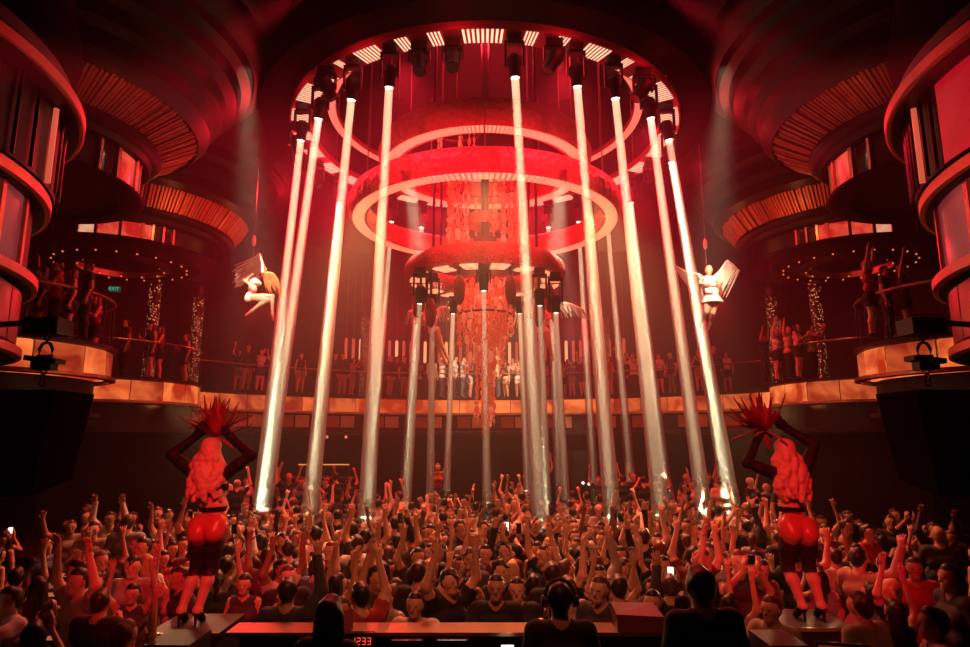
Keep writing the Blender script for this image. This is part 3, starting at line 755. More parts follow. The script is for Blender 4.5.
# lamps below the small ring: (px, py of lens), beam foot
cl = [((417, 304), (405, 530), 236, 'leftmost with a thin sharp beam'), ((434, 311), (430, 520), 214, 'second from left'), ((484, 291), (487, 500), 268, 'middle in the bead strands'),
      ((557, 313), (567, 520), 324, 'rightmost'), ((541, 306), (547, 500), 306, 'second from right'), ((453, 314), (447, 480), 120, 'back left'), ((520, 314), (527, 480), 60, 'back right')]
for (u, v), (ub, vb), a, w in cl:
    rr = 1.7
    p = Vector((rr * math.cos(R_(a)), CY + rr * math.sin(R_(a)), 0)); pu0 = proj((p.x, p.y, 6.1))
    # put the lens where the ring's lamp hangs
    p.x += (u - pu0[0]) / FPX * p.y * .9
    p.z = at_y(u, v, p.y).z
    tgt = at_y(ub, vb, p.y + .3); d = tgt - p; ln = (p.z - 1.8) / (-d.normalized().z)
    lamp('moving_head_light', f'slim red lamp hanging under the small woven ring, {w}', 'stage light', p, d, ZC - .27, ln, 20.0, .105, 1.1, head=.9)
M_PEND = mat('dark red lacquer pod', (.28, .02, .03), .25, coat=.5)
for i, (a, dz, w) in enumerate(((250, -.5, 'left of the bead strands'), (290, -.5, 'right of the bead strands'), (222, -.92, 'lower left'), (318, -.92, 'lower right'), (204, -.5, 'far left edge'), (336, -.5, 'far right edge'), (180, -.5, 'back left'))):
    x, y = 1.6 * math.cos(R_(a)), 1.6 * math.sin(R_(a))
    t = thing('pendant_lamp', f'dark red capsule pendant under the small woven ring, {w}', 'pendant lamp', (x, CY + y, ZC - .26 + dz))
    m = MB(); m.ell((0, 0, 0), (.13, .13, .34), 16, 10); m.build('capsule', M_PEND, t)
    m = MB(); m.tube([(0, 0, .3), (0, 0, -dz)], .03, 8); m.build('stem', M_BLACK, t)

# ------------------------------------------------------------------ bead chandelier: strands of flat oval links
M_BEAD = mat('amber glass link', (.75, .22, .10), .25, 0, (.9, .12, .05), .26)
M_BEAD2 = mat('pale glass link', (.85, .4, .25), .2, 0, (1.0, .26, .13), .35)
def strand(parent, x, y, ztop, zbot, big=1.0, r_=None):
    r_ = r_ or rng
    m = MB(); z = ztop
    while z > zbot:
        L = r_.choice([.09, .14, .2, .26]) * big; w = r_.uniform(.045, .07) * big
        if z - L < zbot - .1: break
        rt = Euler((0, 0, r_.uniform(0, PI))).to_matrix()
        if r_.random() < .45:
            pts = [rt @ Vector((w * math.cos(t), 0, L / 2 * math.sin(t))) + Vector((x, y, z - L / 2)) for t in [2 * PI * i / 14 for i in range(15)]]
            m.tube(pts, .016 * big, 6, m=0 if r_.random() < .7 else 1, cap=False)
        else:
            m.ell((x, y, z - L / 2), (w, w * .5, L / 2), 10, 6, rt, m=0 if r_.random() < .75 else 1)
        z -= L + r_.uniform(.0, .05)
    m.tube([(x, y, ztop), (x, y, z)], .006, 4)
    return m.build('bead_chain', [M_BEAD, M_BEAD2], parent)
t = thing('bead_chandelier', 'long hanging chandelier of amber oval bead strands under the small woven ring', 'chandelier', (0, CY, 6.7))
for i in range(14):     # outer, upper strands
    a = 2 * PI * i / 14 + .2; strand(t, .62 * math.cos(a), .62 * math.sin(a), .05, -1.15 - rng.random() * .35, 1.15)
for i in range(10):
    a = 2 * PI * i / 10; strand(t, .42 * math.cos(a), .42 * math.sin(a), .05, -1.9 - rng.random() * .5, 1.1)
for i in range(7):
    a = 2 * PI * i / 7 + .1; strand(t, .21 * math.cos(a), .21 * math.sin(a), .05, -2.9 - rng.random() * .9, 1.0)
strand(t, 0, 0, .05, -3.6)
for r, z in ((.62, .06), (.42, .06), (.21, .06), (.62, -.75)): m = MB(); m.torus(r, .025, (0, 0, z), 48, 8); m.build('hoop', M_RINGBODY, t)
# upper cage between the two lower rings
t = thing('bead_cage', 'cylinder of amber bead strands around a small red lamp, above the small ring', 'chandelier', (0, CY, 7.1))
for i in range(24):
    a = 2 * PI * i / 24
    if 255 < math.degrees(a) < 285: continue
    strand(t, .88 * math.cos(a), .88 * math.sin(a), 2.1, .25 + (.3 if i % 2 else 0), 1.15)
for z in (2.12, .3): m = MB(); m.torus(.88, .03, (0, 0, z), 48, 8); m.build('hoop', M_RINGBODY, t)
m = MB(); m.torus(.4, .13, (0, 0, 1.15), 40, 12); m.build('inner_ring', M_TORUS, t)
m = MB(); m.box((0, 0, .5), (.55, .5, .42)); m.build('winch_box', M_BLACK, t, smooth=False)
m = MB(); m.tube([(0, 0, .3), (0, 0, 6.9)], .1, 12); m.build('centre_pole', M_STEEL, t)
t = thing('bead_cluster', 'small cluster of red bead strands hanging through the upper hide ring', 'chandelier', (-.7, CY - .2, 8.9))
for i in range(6): strand(t, rng.uniform(-.6, .6), rng.uniform(-.3, .3), 1.6, .2 + rng.random() * .5, .9)
m = MB(); m.torus(.6, .03, (0, 0, 1.62), 32, 8); m.tube([(0, 0, 1.6), (0, 0, 5.2)], .02, 6); m.build('hoop_frame', M_RINGBODY, t)

# ------------------------------------------------------------------ ring lamps and washes, plus fill lamps added to tint haze and crowd
def wash(name, loc, tgt, P, size, spread, color=RED):
    o = light('AREA', name, loc, P, color, shape='DISK', size=size, spread=R_(spread)); aim(o, Vector(tgt) - Vector(loc)); return o
for i in range(8):
    a = R_(22.5 + 45 * i); ca, sa = math.cos(a), math.sin(a)
    wash('red_ring_lamp', (4.0 * ca, CY + 4.0 * sa, 10.1), (3.4 * ca, CY + 3.4 * sa, 4.0), 130, .3, 110)
for i in range(3):
    a = R_(30 + 120 * i); light('POINT', 'red_dome_fill', (.7 * math.cos(a), CY + .7 * math.sin(a), 13.4), 420, RED, shadow_soft_size=.25)  # added points that fill the dome haze with red
for i in range(4):
    a = R_(45 + 90 * i); light('POINT', 'red_inner_fill', (1.9 * math.cos(a), CY + 1.9 * math.sin(a), 8.85), 55, RED, shadow_soft_size=.2)  # added points that redden the air between the hide rings
for i in range(3):
    a = R_(30 + 120 * i); light('POINT', 'red_low_fill', (1.1 * math.cos(a), CY + 1.1 * math.sin(a), 7.5), 24, RED, shadow_soft_size=.2)  # added points for a red glow around the small ring
for x, y, z, e in ((-5.0, 15.4, 9.3, 250), (-4.5, 17.8, 9.3, 180), (5.1, 14.6, 9.4, 95), (4.6, 17.6, 9.4, 90), (-7.6, 22.0, 7.6, 90), (7.6, 22.0, 7.6, 70)): light('POINT', 'red_side_fill', (x, y, z), e, RED, shadow_soft_size=.2)  # bare points added for red glow in the haze at both sides
for x, y, z, e in ((-6.6, 18.2, 6.6, 120), (6.6, 18.2, 6.6, 105), (-3.2, 22.5, 6.8, 150), (3.2, 22.5, 6.8, 150), (-6.4, 14.0, 6.9, 60), (6.4, 14.0, 6.9, 50)): light('POINT', 'red_haze_fill', (x, y, z), e, RED, shadow_soft_size=.2)  # bare points added lower down to redden the haze
for i in range(10):
    a = R_(-18 + 24 * i + 180 - 18); light('POINT', 'red_edge_fill', (4.98 * math.cos(a), CY + 4.98 * math.sin(a), 10.05), 15, RED, shadow_soft_size=.25)  # bare points added for a soft glow outside the largest ring
for sx in (-1, 1): wash('red_tower_fill', (sx * 2.5, 8.2, 9.4), (sx * 6.0, 7.6, 6.0), 26, .2, 24)  # added to redden the tower rims, no fixture there
for sx in (-1, 1): wash('red_front_fill', (sx * 3.6, 3.6, 5.6), (0, CY, 8.6), 60, .3, 22)  # added from the front to brighten the hide rings
for x, y in ((-2.5, 13.5), (2.5, 13.5), (0, 12.0), (0, 17.9)): wash('amber_floor_fill', (x, y, 8.05), (x * 1.6, y - 2.4, 1), 112, .6, 72, (1, .47, .18))  # added overhead fill that warms the crowd
for x, y, tx, ty, e in ((-8.8, 18.4, -1.5, 10.5, 45), (8.8, 18.4, 1.5, 10.5, 45)): wash('amber_side_fill', (x, y, 3.95), (tx, ty, 1.2), e, .5, 44, (1, .50, .22))  # added low at the balcony sides to warm the crowd
wash('booth_wash', (0, 2.6, 6.2), (0, 10.5, 1.4), 42, .4, 80, (1, .22, .09))
for sx in (-1, 1): wash('balcony_wash', (sx * 2.4, 23.6, 8.9), (sx * .4, 27.4, 5.5), 46, .25, 46, (1, .62, .36))

# ------------------------------------------------------------------ people
HAIRC = {'black': mat('hair black', (.012, .01, .01), .45), 'dark-brown': mat('hair dark brown', (.035, .018, .012), .45), 'brown': mat('hair brown', (.09, .045, .025), .45),
         'blonde': mat('hair blonde', (.50, .32, .15), .45), 'auburn': mat('hair auburn', (.16, .045, .02), .45)}
TOPS = {'black': mat('cloth black', (.02, .019, .02), .85, bump=.5, nscale=11, noise=.12), 'charcoal': mat('cloth charcoal', (.06, .055, .06), .85, bump=.5, nscale=11, noise=.12), 'white': mat('cloth white', (.75, .72, .68), .8, bump=.5, nscale=11, noise=.12), 'cream': mat('cloth cream', (.6, .5, .36), .8, bump=.5, nscale=11, noise=.12),
        'grey': mat('cloth grey', (.25, .24, .24), .85, bump=.5, nscale=11, noise=.12), 'red': mat('cloth red', (.4, .04, .03), .8, bump=.5, nscale=11, noise=.12), 'denim-blue': mat('cloth denim', (.10, .14, .22), .85, bump=.5, nscale=11, noise=.12), 'burgundy': mat('cloth burgundy', (.12, .02, .025), .8, bump=.5, nscale=11, noise=.12),
        'patterned': sparkle('cloth patterned', (.35, .3, .25), (0, 0, 0), 0, 30), 'beige': mat('cloth beige', (.42, .32, .22), .85, bump=.5, nscale=11, noise=.12)}
BOTT = [mat('trousers black', (.02, .02, .022), .85), mat('trousers denim', (.06, .08, .13), .85), mat('trousers beige', (.3, .24, .17), .85)]
def base_J(f):
    w = .15 if f else .172; h = .085
    J = dict(hipL=(-h, 0, .9), hipR=(h, 0, .9), kneeL=(-.1, .02, .49), kneeR=(.1, .02, .49), ankL=(-.11, -.02, .085), ankR=(.11, -.02, .085), toeL=(-.125, .13, .035), toeR=(.125, .13, .035),
             waist=(0, 0, 1.1), chest=(0, .0, 1.28), head=(0, .02, 1.60), shL=(-w, -.01, 1.41), shR=(w, -.01, 1.41))
    return J
ARMS = {'down': ((.23, -.03, 1.13), (.25, .05, .89)), 'up': ((.29, .05, 1.60), (.23, .1, 1.87)), 'half': ((.26, .12, 1.2), (.2, .26, 1.42)), 'front': ((.24, .22, 1.33), (.075, .36, 1.56)),
        'drink': ((.24, .12, 1.17), (.11, .31, 1.27)), 'clap': ((.25, .12, 1.15), (.045, .3, 1.31)), 'wave': ((.36, .03, 1.5), (.42, .1, 1.76))}
POSES = {'down': ('down', 'down', 'arms lowered'), 'one_up': ('down', 'up', 'one arm raised'), 'both_up': ('up', 'up', 'both arms raised'), 'phone': ('front', 'front', 'phone held up'),
         'drink': ('down', 'drink', 'holding a cup'), 'clap': ('clap', 'clap', 'clapping'), 'wave': ('half', 'wave', 'arms waving')}
PROTO = {}
def make_proto(sex, pose):
    f = sex == 'f'; J = base_J(f)
    l, r, _t = POSES[pose]; hands = {}
    for q, nm, sg in (('L', l, -1), ('R', r, 1)):
        e, w = ARMS[nm]; k = .92 if f else 1.0
        J['el' + q] = (sg * e[0] * k, e[1], e[2]); J['wr' + q] = (sg * w[0] * k, w[1], w[2])
        up = nm in ('up', 'front', 'wave', 'half')
        d = (0, .12, 1) if up else ((-.75 * sg, .65, .1) if nm == 'drink' else ((-.2 * sg, .5, .85) if nm == 'clap' else (0, .15, -1)))
        hands[q] = (d, (0, 1, .0) if nm in ('up', 'wave', 'half') else (-sg, .0, .0))
    V, F, lab, fm, P = body(J, sex, .0105, hands, curl=.3 if pose != 'drink' else .8, fr=.0105, sc=.9)
    name = 'body_%s_%s' % (sex, pose)
    me = mesh_from(name, V, F, [M_SKIN[0], M_EYE, M_LIP, M_SHOE], fm)
    top = {}
    for nm, keep in (('tee', [TORSO, UARM]), ('long', [TORSO, UARM, UARM2, FARM]), ('vest', [TORSO])):
        sv = shell(V, F, lab, keep + [PELV] if not f else keep, .013, (lambda v: v[:, 2] > (.86 if not f else .9)))
        top[nm] = mesh_from('top_' + nm, sv[0], sv[1], [TOPS['black']])
    sv = shell(V, F, lab, [PELV, THIGH, THIGH2, SHIN] if not f else [PELV, THIGH], .010, (lambda v: v[:, 2] < 1.06) if f else (lambda v: (v[:, 2] < 1.02) & (v[:, 2] > .1)))
    bot = mesh_from('bottoms', sv[0], sv[1], [BOTT[0]])
    PROTO[sex, pose] = (me, top, bot)
def hair_mesh(kind):
    s = SDF(); c = Vector((0, .02, 1.60)); P = lambda x, y, z: c + Vector((x, y, z))
    s.seg(P(0, -.034, .04), P(0, .010, .07), .090, .072, 0, .03); s.ball(P(0, -.05, -.02), .072, 0, .03)
    for i in (-1, 1): s.ball(P(i * .062, -.015, .02), .036, 0, .03)
    if kind == 'long':
        for i in (-1, 1): s.seg(P(i * .07, -.03, 0), P(i * .09, -.055, -.24), .04, .032, 0, .03)
        s.seg(P(0, -.06, -.03), P(0, -.095, -.28), .065, .05, 0, .04)
    elif kind == 'bob':
        for i in (-1, 1): s.seg(P(i * .07, -.02, 0), P(i * .085, -.01, -.12), .038, .035, 0, .03)
        s.seg(P(0, -.055, -.03), P(0, -.06, -.12), .068, .062, 0, .04)
    elif kind == 'bun': s.ball(P(0, -.10, .085), .045, 0, .02)
    elif kind == 'tail': s.seg(P(0, -.12, .03), P(0, -.16, -.2), .035, .02, 0, .03)
    elif kind == 'cap': s.seg(P(0, .06, .075), P(0, .15, .055), .03, .012, 0, .02)
    V, F, L = s.surf(.014); cc = np.array(c); V = cc + (V - cc) * np.array((.885, .9, .9)); return mesh_from('hair_' + kind, V, F, [HAIRC['black']])
HAIR = {k: hair_mesh(k) for k in ('short', 'long', 'bob', 'bun', 'tail', 'cap')}
for sex in 'mf':
    for pose in POSES: make_proto(sex, pose)
def set_mat(o, i, m):
    o.material_slots[i].link = 'OBJECT'; o.material_slots[i].material = m
ORD = ['', 'first', 'second', 'third', 'fourth', 'fifth', 'sixth', 'seventh', 'eighth', 'ninth', 'tenth', 'eleventh', 'twelfth', 'thirteenth', 'fourteenth', 'fifteenth', 'sixteenth', 'seventeenth', 'eighteenth', 'nineteenth', 'twentieth',
       'twenty-first', 'twenty-second', 'twenty-third', 'twenty-fourth', 'twenty-fifth', 'twenty-sixth', 'twenty-seventh', 'twenty-eighth', 'twenty-ninth', 'thirtieth', 'thirty-first', 'thirty-second', 'thirty-third', 'thirty-fourth', 'thirty-fifth', 'thirty-sixth', 'thirty-seventh', 'thirty-eighth', 'thirty-ninth', 'fortieth']
M_SCREEN = mat('phone screen', (.05, .05, .06), .2, 0, (.85, .7, .6), 1.6)
M_CUP = mat('clear red cup', (.75, .16, .08), .25)
phone_me = {}
def make_phone():
    m = MB(); m.box((0, 0, 0), (.074, .009, .15)); b = m.mesh('phone', M_BLACKG, smooth=False)
    m = MB(); m.box((0, 0, 0), (.067, .003, .138)); s2 = m.mesh('screen', M_SCREEN, smooth=False)
    return b, s2
PH, PHS = make_phone()
m = MB(); m.lathe([(0, -.06), (.031, -.06), (.042, .06), (.038, .06), (.028, -.05), (0, -.05)], 14); CUP = m.mesh('cup', M_CUP)
PEOPLE = []
def person(x, y, z, yaw, sex, pose, hair, hcol, top, ttype, skin, sc=1.0, bottom=0, tilt=0.0):
    me, tops, bot = PROTO[sex, pose]
    o = link('person', me, None, (x, y, z), (tilt, 0, yaw)); o.scale = (sc, sc, sc)
    set_mat(o, 0, M_SKIN[skin])
    if hair:
        h = link('hair', HAIR[hair], o); set_mat(h, 0, HAIRC[hcol])
    t = link('top', tops[ttype], o); set_mat(t, 0, TOPS[top])
    b = link('shorts' if sex == 'f' else 'trousers', bot, o); set_mat(b, 0, BOTT[bottom])
    o['category'] = 'person'
    return o
GARM = {'tee': 'T-shirt', 'long': 'long-sleeved shirt', 'vest': 'sleeveless top'}
def rand_person(x, y, z, yaw, poses, weights, dark=.5, r=rng):
    sex = 'm' if r.random() < .55 else 'f'
    pose = r.choices(poses, weights)[0]
    hair = r.choice(['short', 'short', 'short', 'cap'] if sex == 'm' else ['long', 'long', 'bob', 'tail', 'bun'])
    hcol = r.choices(['black', 'dark-brown', 'brown', 'blonde', 'auburn'], [5, 4, 2, 1.6 if sex == 'f' else .4, .5])[0]
    top = r.choices(list(TOPS), [9, 3, 2.6, 1.2, 1.2, .8, .7, 1.0, .8, 1.0])[0]
    tt = r.choice(['tee', 'tee', 'long'] if sex == 'm' else ['vest', 'vest', 'tee'])
    skin = r.choices([0, 1, 2], [5, 4, 1])[0]
    sc = r.uniform(.98, 1.07) if sex == 'm' else r.uniform(.9, .98)
    o = person(x, y, z, yaw, sex, pose, hair, hcol, top, tt, skin, sc, r.randrange(3))
    hd = {'cap': f'capped'}.get(hair, hcol + '-haired')
    ln = {'long': ' long hair'}.get(hair, '')
    o['_d'] = f"{hd} person, {top} {GARM[tt].replace('long-sleeved shirt', 'shirt').replace('sleeveless top', 'vest')}, {POSES[pose][2]}"
    if hair == 'cap': set_mat(o.children[0], 0, HAIRC['black'])
    PEOPLE.append((o, pose, sc)); return o
def hold(o, pose, sc, lab):
    M = Matrix.LocRotScale(o.location, o.rotation_euler, o.scale)
    if pose == 'phone':
        p = M @ Vector((0, .392, 1.655)); t = link('phone', PH, None, p, (R_(-8), 0, o.rotation_euler.z)); s2 = link('screen', PHS, t, (0, -.005, 0)); tag(t, f'lit phone held up by {lab}', 'phone')
    elif pose == 'drink':
        p = M @ Vector((.035, .395, 1.32)); t = link('cup', CUP, None, p, (0, 0, 0)); tag(t, f'red cup held by {lab}', 'cup')
# --- dance floor crowd
def terr(x, y): return .42 if math.hypot(x, y - 11.5) > 6.6 and y > 13.6 else 0.0
KEEP_OUT = [(-2.85, 6.7, .85), (3.3, 7.0, .85), (-1.3, 18, .8), (1.6, 18, .8), (-5.75, 8.5, .75), (-5.75, 9.4, .75), (3.85, 9.2, .72), (3.85, 10.0, .7), (5.7, 8.2, .85), (5.75, 9.0, .85)]
spots = []
def throw(n, f, dmin, tries=6000):
    k = 0
    for _ in range(tries):
        if k >= n: break
        x, y = f()
        if any(math.hypot(x - a, y - b) < c for a, b, c in KEEP_OUT): continue
        if any((x - a) ** 2 + (y - b) ** 2 < dmin * dmin for a, b in spots): continue
        spots.append((x, y)); k += 1
for u_, y_, z_ in ((943, 5.4, 0), (868, 5.9, 0), (900, 6.3, 0), (960, 6.6, 0), (776, 6.1, 0), (838, 8.6, 0), (74, 7.3, 0), (34, 7.2, 0), (124, 10.4, 0), (28, 5.6, 0), (120, 5.6, 0)):
    x_ = (u_ - 485) / 647.0 * (y_ * math.cos(PITCH) + (z_ + 1.2 - CAM_Z) * math.sin(PITCH)); spots_taken = (x_, y_, .5); KEEP_OUT.append(spots_taken)
def f_core():
    y = 6.35 + 4.9 * rng.random() ** 1.1; w = min(.60 * y, 5.3); return rng.uniform(-w, w), y
def f_left():
    y = rng.uniform(6.2, 13.5); return -rng.uniform(min(.6 * y, 5.0), min(.74 * y, 8.2)), y
def f_right():
    y = rng.uniform(6.0, 13.5); return rng.uniform(min(.6 * y, 5.0), min(.74 * y, 8.2)), y
throw(205, f_core, .392, 40000); throw(21, f_left, .52); throw(21, f_right, .52)
SK = {}
for k_, (l_, r_, _t) in POSES.items():
    pts = [((0, 0, z), .15) for z in (.95, 1.1, 1.25)] + [((sg * .1, 0, 1.3), .13) for sg in (-1, 1)] + [((0, .02, 1.6), .11)]
    for nm, sg in ((l_, -1), (r_, 1)):
        S_, e, w = Vector((sg * .18, 0, 1.4)), Vector((sg * ARMS[nm][0][0], *ARMS[nm][0][1:])), Vector((sg * ARMS[nm][1][0], *ARMS[nm][1][1:]))
        for t in (0, .35, .7, 1): pts.append((tuple(S_.lerp(e, t)), .062))
        for t in (.35, .7, 1): pts.append((tuple(e.lerp(w, t)), .045))
        pts.append((tuple(w + (w - e).normalized() * .12), .05))
    for sg in (-1, 1): pts += [((sg * .1, 0, .7), .1), ((sg * .1, 0, .4), .08), ((sg * .11, .05, .06), .09)]
    SK[k_] = (np.array([p[0] for p in pts]), np.array([p[1] for p in pts]))
TAKEN = []
def body_pts(x, y, z, yaw, pose):
    P_, r = SK[pose]; c, s_ = math.cos(yaw), math.sin(yaw)
    return np.stack([x + P_[:, 0] * c - P_[:, 1] * s_, y + P_[:, 0] * s_ + P_[:, 1] * c, z + P_[:, 2]], 1), r
def clash(A, ra):
    worst = 0
    for B, rb in TAKEN:
        if abs(A[0, 0] - B[0, 0]) > 1.3 or abs(A[0, 1] - B[0, 1]) > 1.3: continue
        d = np.linalg.norm(A[:, None] - B[None], axis=2) - ra[:, None] - rb[None]
        worst = max(worst, float(np.maximum(-d, 0).sum()))
    return worst
def settle(x, y, z, yaw_f, poses, weights, r, tries=60):
    best = None
    for k in range(tries):
        pose = r.choices(poses, weights)[0] if k < tries * .7 else r.choice(['down', 'one_up'])
        yaw = yaw_f(); xx, yy = (x, y) if k < 8 else (x + r.gauss(0, .05), y + r.gauss(0, .05))
        A, ra = body_pts(xx, yy, z, yaw, pose); w = clash(A, ra)
        if best is None or w < best[0]: best = (w, xx, yy, yaw, pose, A, ra)
        if w == 0: break
    TAKEN.append(best[5:7]); return best[1:5]
crowd = []
for i, (x, y) in enumerate(spots):
    face = rng.random() < .62
    x, y, yaw, pose = settle(x, y, terr(x, y), lambda: (PI if face else 0) + rng.gauss(0, .5), ['down', 'one_up', 'both_up', 'phone', 'drink', 'clap', 'wave'], [3.2, 1.5, 1.0, 1.6, 1.0, .9, .6], rng)
    o = rand_person(x, y, terr(x, y), yaw, [pose], [1])
    crowd.append((o, PEOPLE[-1][1], PEOPLE[-1][2]))
def label_rows(items, edges, where):
    rows = {}
    for it in items:
        y = it[0].location.y; k = sum(y >= e for e in edges); rows.setdefault(k, []).append(it)
    for k, its in rows.items():
        its.sort(key=lambda it: it[0].location.x / it[0].location.y)
        for j, (o, pose, sc) in enumerate(its):
            o['label'] = f"{o['_d']}, {ORD[j + 1]} from left in {where(k)}"
            del o['_d']
            hold(o, pose, sc, f"{ORD[j + 1]} person from left in {where(k)}")
edges = [6.35 + .41 * i for i in range(1, 13)] + [12.5, 13.5]
label_rows(crowd, edges, lambda k: f'{ORD[k + 1]} crowd row')
# --- guests on the balcony
bal_p = []
def on_bal(u, r, z=4.72, **kw):
    """guest on the far arc, at the bearing of column u"""
    th = None; bx = (u - 485) / 647.0
    # walk out along the bearing until the arc radius is met
    for k in range(2000):
        y = 12 + k * .01; x = bx * y
        if math.hypot(x, y - CY) > r and y > CY: break
    return x, y, z
us = [238, 246, 256, 267, 279, 300, 334, 342, 352, 372, 380, 389, 396, 404, 411, 418, 432, 441, 449, 455, 463, 470, 498, 506, 513, 519, 527, 534, 546, 556, 563, 572, 581, 590, 601, 608, 622, 634, 660, 672, 700, 716, 728]
for i, u in enumerate(us):
    x, y, z = on_bal(u, 12.35 + (.0 if i % 3 else .65) + rng.uniform(0, .2))
    x, y, yaw, pose = settle(x, y, z, lambda: PI + math.atan2(-x, 14 - y) * .3 + rng.gauss(0, .3), ['down', 'one_up', 'both_up', 'phone', 'clap', 'drink'], [3, 1.2, 1.0, 1.2, 1.5, 1], rng)
    o = rand_person(x, y, z, yaw, [pose], [1])
    if 425 < u < 545:
        c = rng.choice(['white', 'cream', 'white', 'grey']); o['_d'] = o['_d'].split(', ')[0] + f", pale top, " + o['_d'].split(', ')[2]
        set_mat(o.children[1], 0, TOPS[c])
    bal_p.append((o, PEOPLE[-1][1], PEOPLE[-1][2]))
for lo, hi, wh in ((0, 425, 'far balcony, left stretch'), (425, 490, 'far balcony, left of beads'), (490, 548, 'far balcony, right of beads'), (548, 999, 'far balcony, right stretch')):
    label_rows([p for p in bal_p if lo <= proj(p[0].location + Vector((0, 0, 1)))[0] < hi], [], lambda k: wh)
def put(u, y, z, yaw, args, lab, sc=1.0, pose='down', bottom=0):
    x = (u - 485) / 647.0 * (y * math.cos(PITCH) + (z + 1.2 - CAM_Z) * math.sin(PITCH))
    o = person(x, y, z, yaw, args[0], pose, *args[1:], sc, bottom); o['label'] = lab; return o
put(125, 18.6, 4.72, 2.4, ('m', 'short', 'black', 'burgundy', 'tee', 1), 'man-sized person in dark red T-shirt standing at the rail of the left balcony bay', 1.05)
put(151, 18.3, 4.72, 2.6, ('f', 'long', 'dark-brown', 'black', 'vest', 1), 'long-haired person in black vest beside the man at the left bay rail', .95, 'drink')
put(161, 18.9, 4.72, 2.2, ('f', 'bob', 'brown', 'burgundy', 'vest', 0), 'bob-haired person leaning at the left bay rail, behind the long-haired person', .95, 'clap')
put(186, 20.3, 4.72, 2.4, ('f', 'tail', 'brown', 'black', 'vest', 1), 'person at the inner end of the left bay rail with a ponytail', .95, 'drink')
put(96, 14.7, 4.72, 2.5, ('f', 'long', 'auburn', 'red', 'vest', 0), 'auburn-haired person in red vest between the near box and the left bay', .95, 'clap')
for u, y, a, lab, ps in ((42, 12.4, ('f', 'long', 'black', 'black', 'vest', 1), 'person in black in the near left box, closest to the tower', 'one_up'), (57, 12.0, ('m', 'short', 'black', 'red', 'tee', 0), 'person in red T-shirt in the near left box, second from the tower', 'clap'),
                         (72, 12.6, ('f', 'bob', 'brown', 'burgundy', 'vest', 0), 'bob-haired person in the near left box, third from the tower', 'drink'), (88, 12.1, ('m', 'short', 'dark-brown', 'charcoal', 'tee', 1), 'short-haired person at the inner end of the near left box rail', 'down')):
    put(u, y + .5, 4.98, 2.3, a, lab, .93, ps)
for u, y, a, lab, ps in ((868, 11.9, ('f', 'long', 'brown', 'red', 'vest', 0), 'person with both arms raised at the inner rail end of the near right box', 'both_up'), (885, 12.4, ('m', 'short', 'black', 'charcoal', 'tee', 1), 'short-haired person in charcoal in the near right box', 'down'),
                         (903, 12.2, ('f', 'long', 'black', 'burgundy', 'vest', 1), 'long-haired person near the right tower in the near right box', 'one_up')):
    put(u, y + .5, 4.98, -2.3, a, lab, .93, ps)
for u, y, a, lab, ps in ((764, 20.6, ('m', 'short', 'dark-brown', 'black', 'tee', 1), 'person in black at the inner end of the right bay rail', 'both_up'), (776, 19.3, ('f', 'long', 'blonde', 'white', 'vest', 0), 'blonde person in bright white at the right bay rail', 'both_up'),
                         (788, 18.8, ('m', 'short', 'brown', 'cream', 'tee', 0), 'person in cream T-shirt waving at the right bay rail', 'wave'), (797, 18.4, ('f', 'bob', 'dark-brown', 'white', 'vest', 0), 'bob-haired person in white clapping on the right bay', 'clap'), (812, 18.6, ('m', 'short', 'black', 'beige', 'tee', 1), 'person in beige T-shirt on the right bay nearest the glass box', 'phone')):
    put(u, y, 4.72, -2.4, a, lab, .95, ps)
# --- DJ booth crew, dark figures seen from behind
dj = put(561, 4.55, .45, .0, ('m', 'short', 'black', 'black', 'tee', 1), 'DJ seen from behind in black T-shirt with headphones at the middle of the booth', .99, 'drink')
m = MB(); c = Vector((0, .0, 1.605))
m.tube([c + Vector((.1 * math.cos(a), -.01, .02 + .112 * math.sin(a))) for a in [PI * i / 16 for i in range(17)]], .011, 8)
for i in (-1, 1): m.lathe([(0, -.02), (.04, -.02), (.046, 0), (.04, .02), (0, .02)], 16, (0, 0, 0))
k = MB(); k.tube([c + Vector((.1 * math.cos(a), -.01, .02 + .112 * math.sin(a))) for a in [PI * i / 16 for i in range(17)]], .011, 8)
for i in (-1, 1): k.tube([c + Vector((i * .085, -.008, -.005)), c + Vector((i * .125, -.008, -.005))], [.042, .036], 14)
k.build('headphones', M_BLACK, dj)
put(706, 4.35, .45, .15, ('m', 'short', 'black', 'black', 'long', 1), 'broad dark figure seen from behind, right of the DJ at the booth', 1.07, 'down')
put(326, 4.2, .45, -.2, ('f', 'bob', 'black', 'black', 'tee', 1), 'dark bob-haired figure seen from behind at the booth, left of the DJ', .985, 'down')
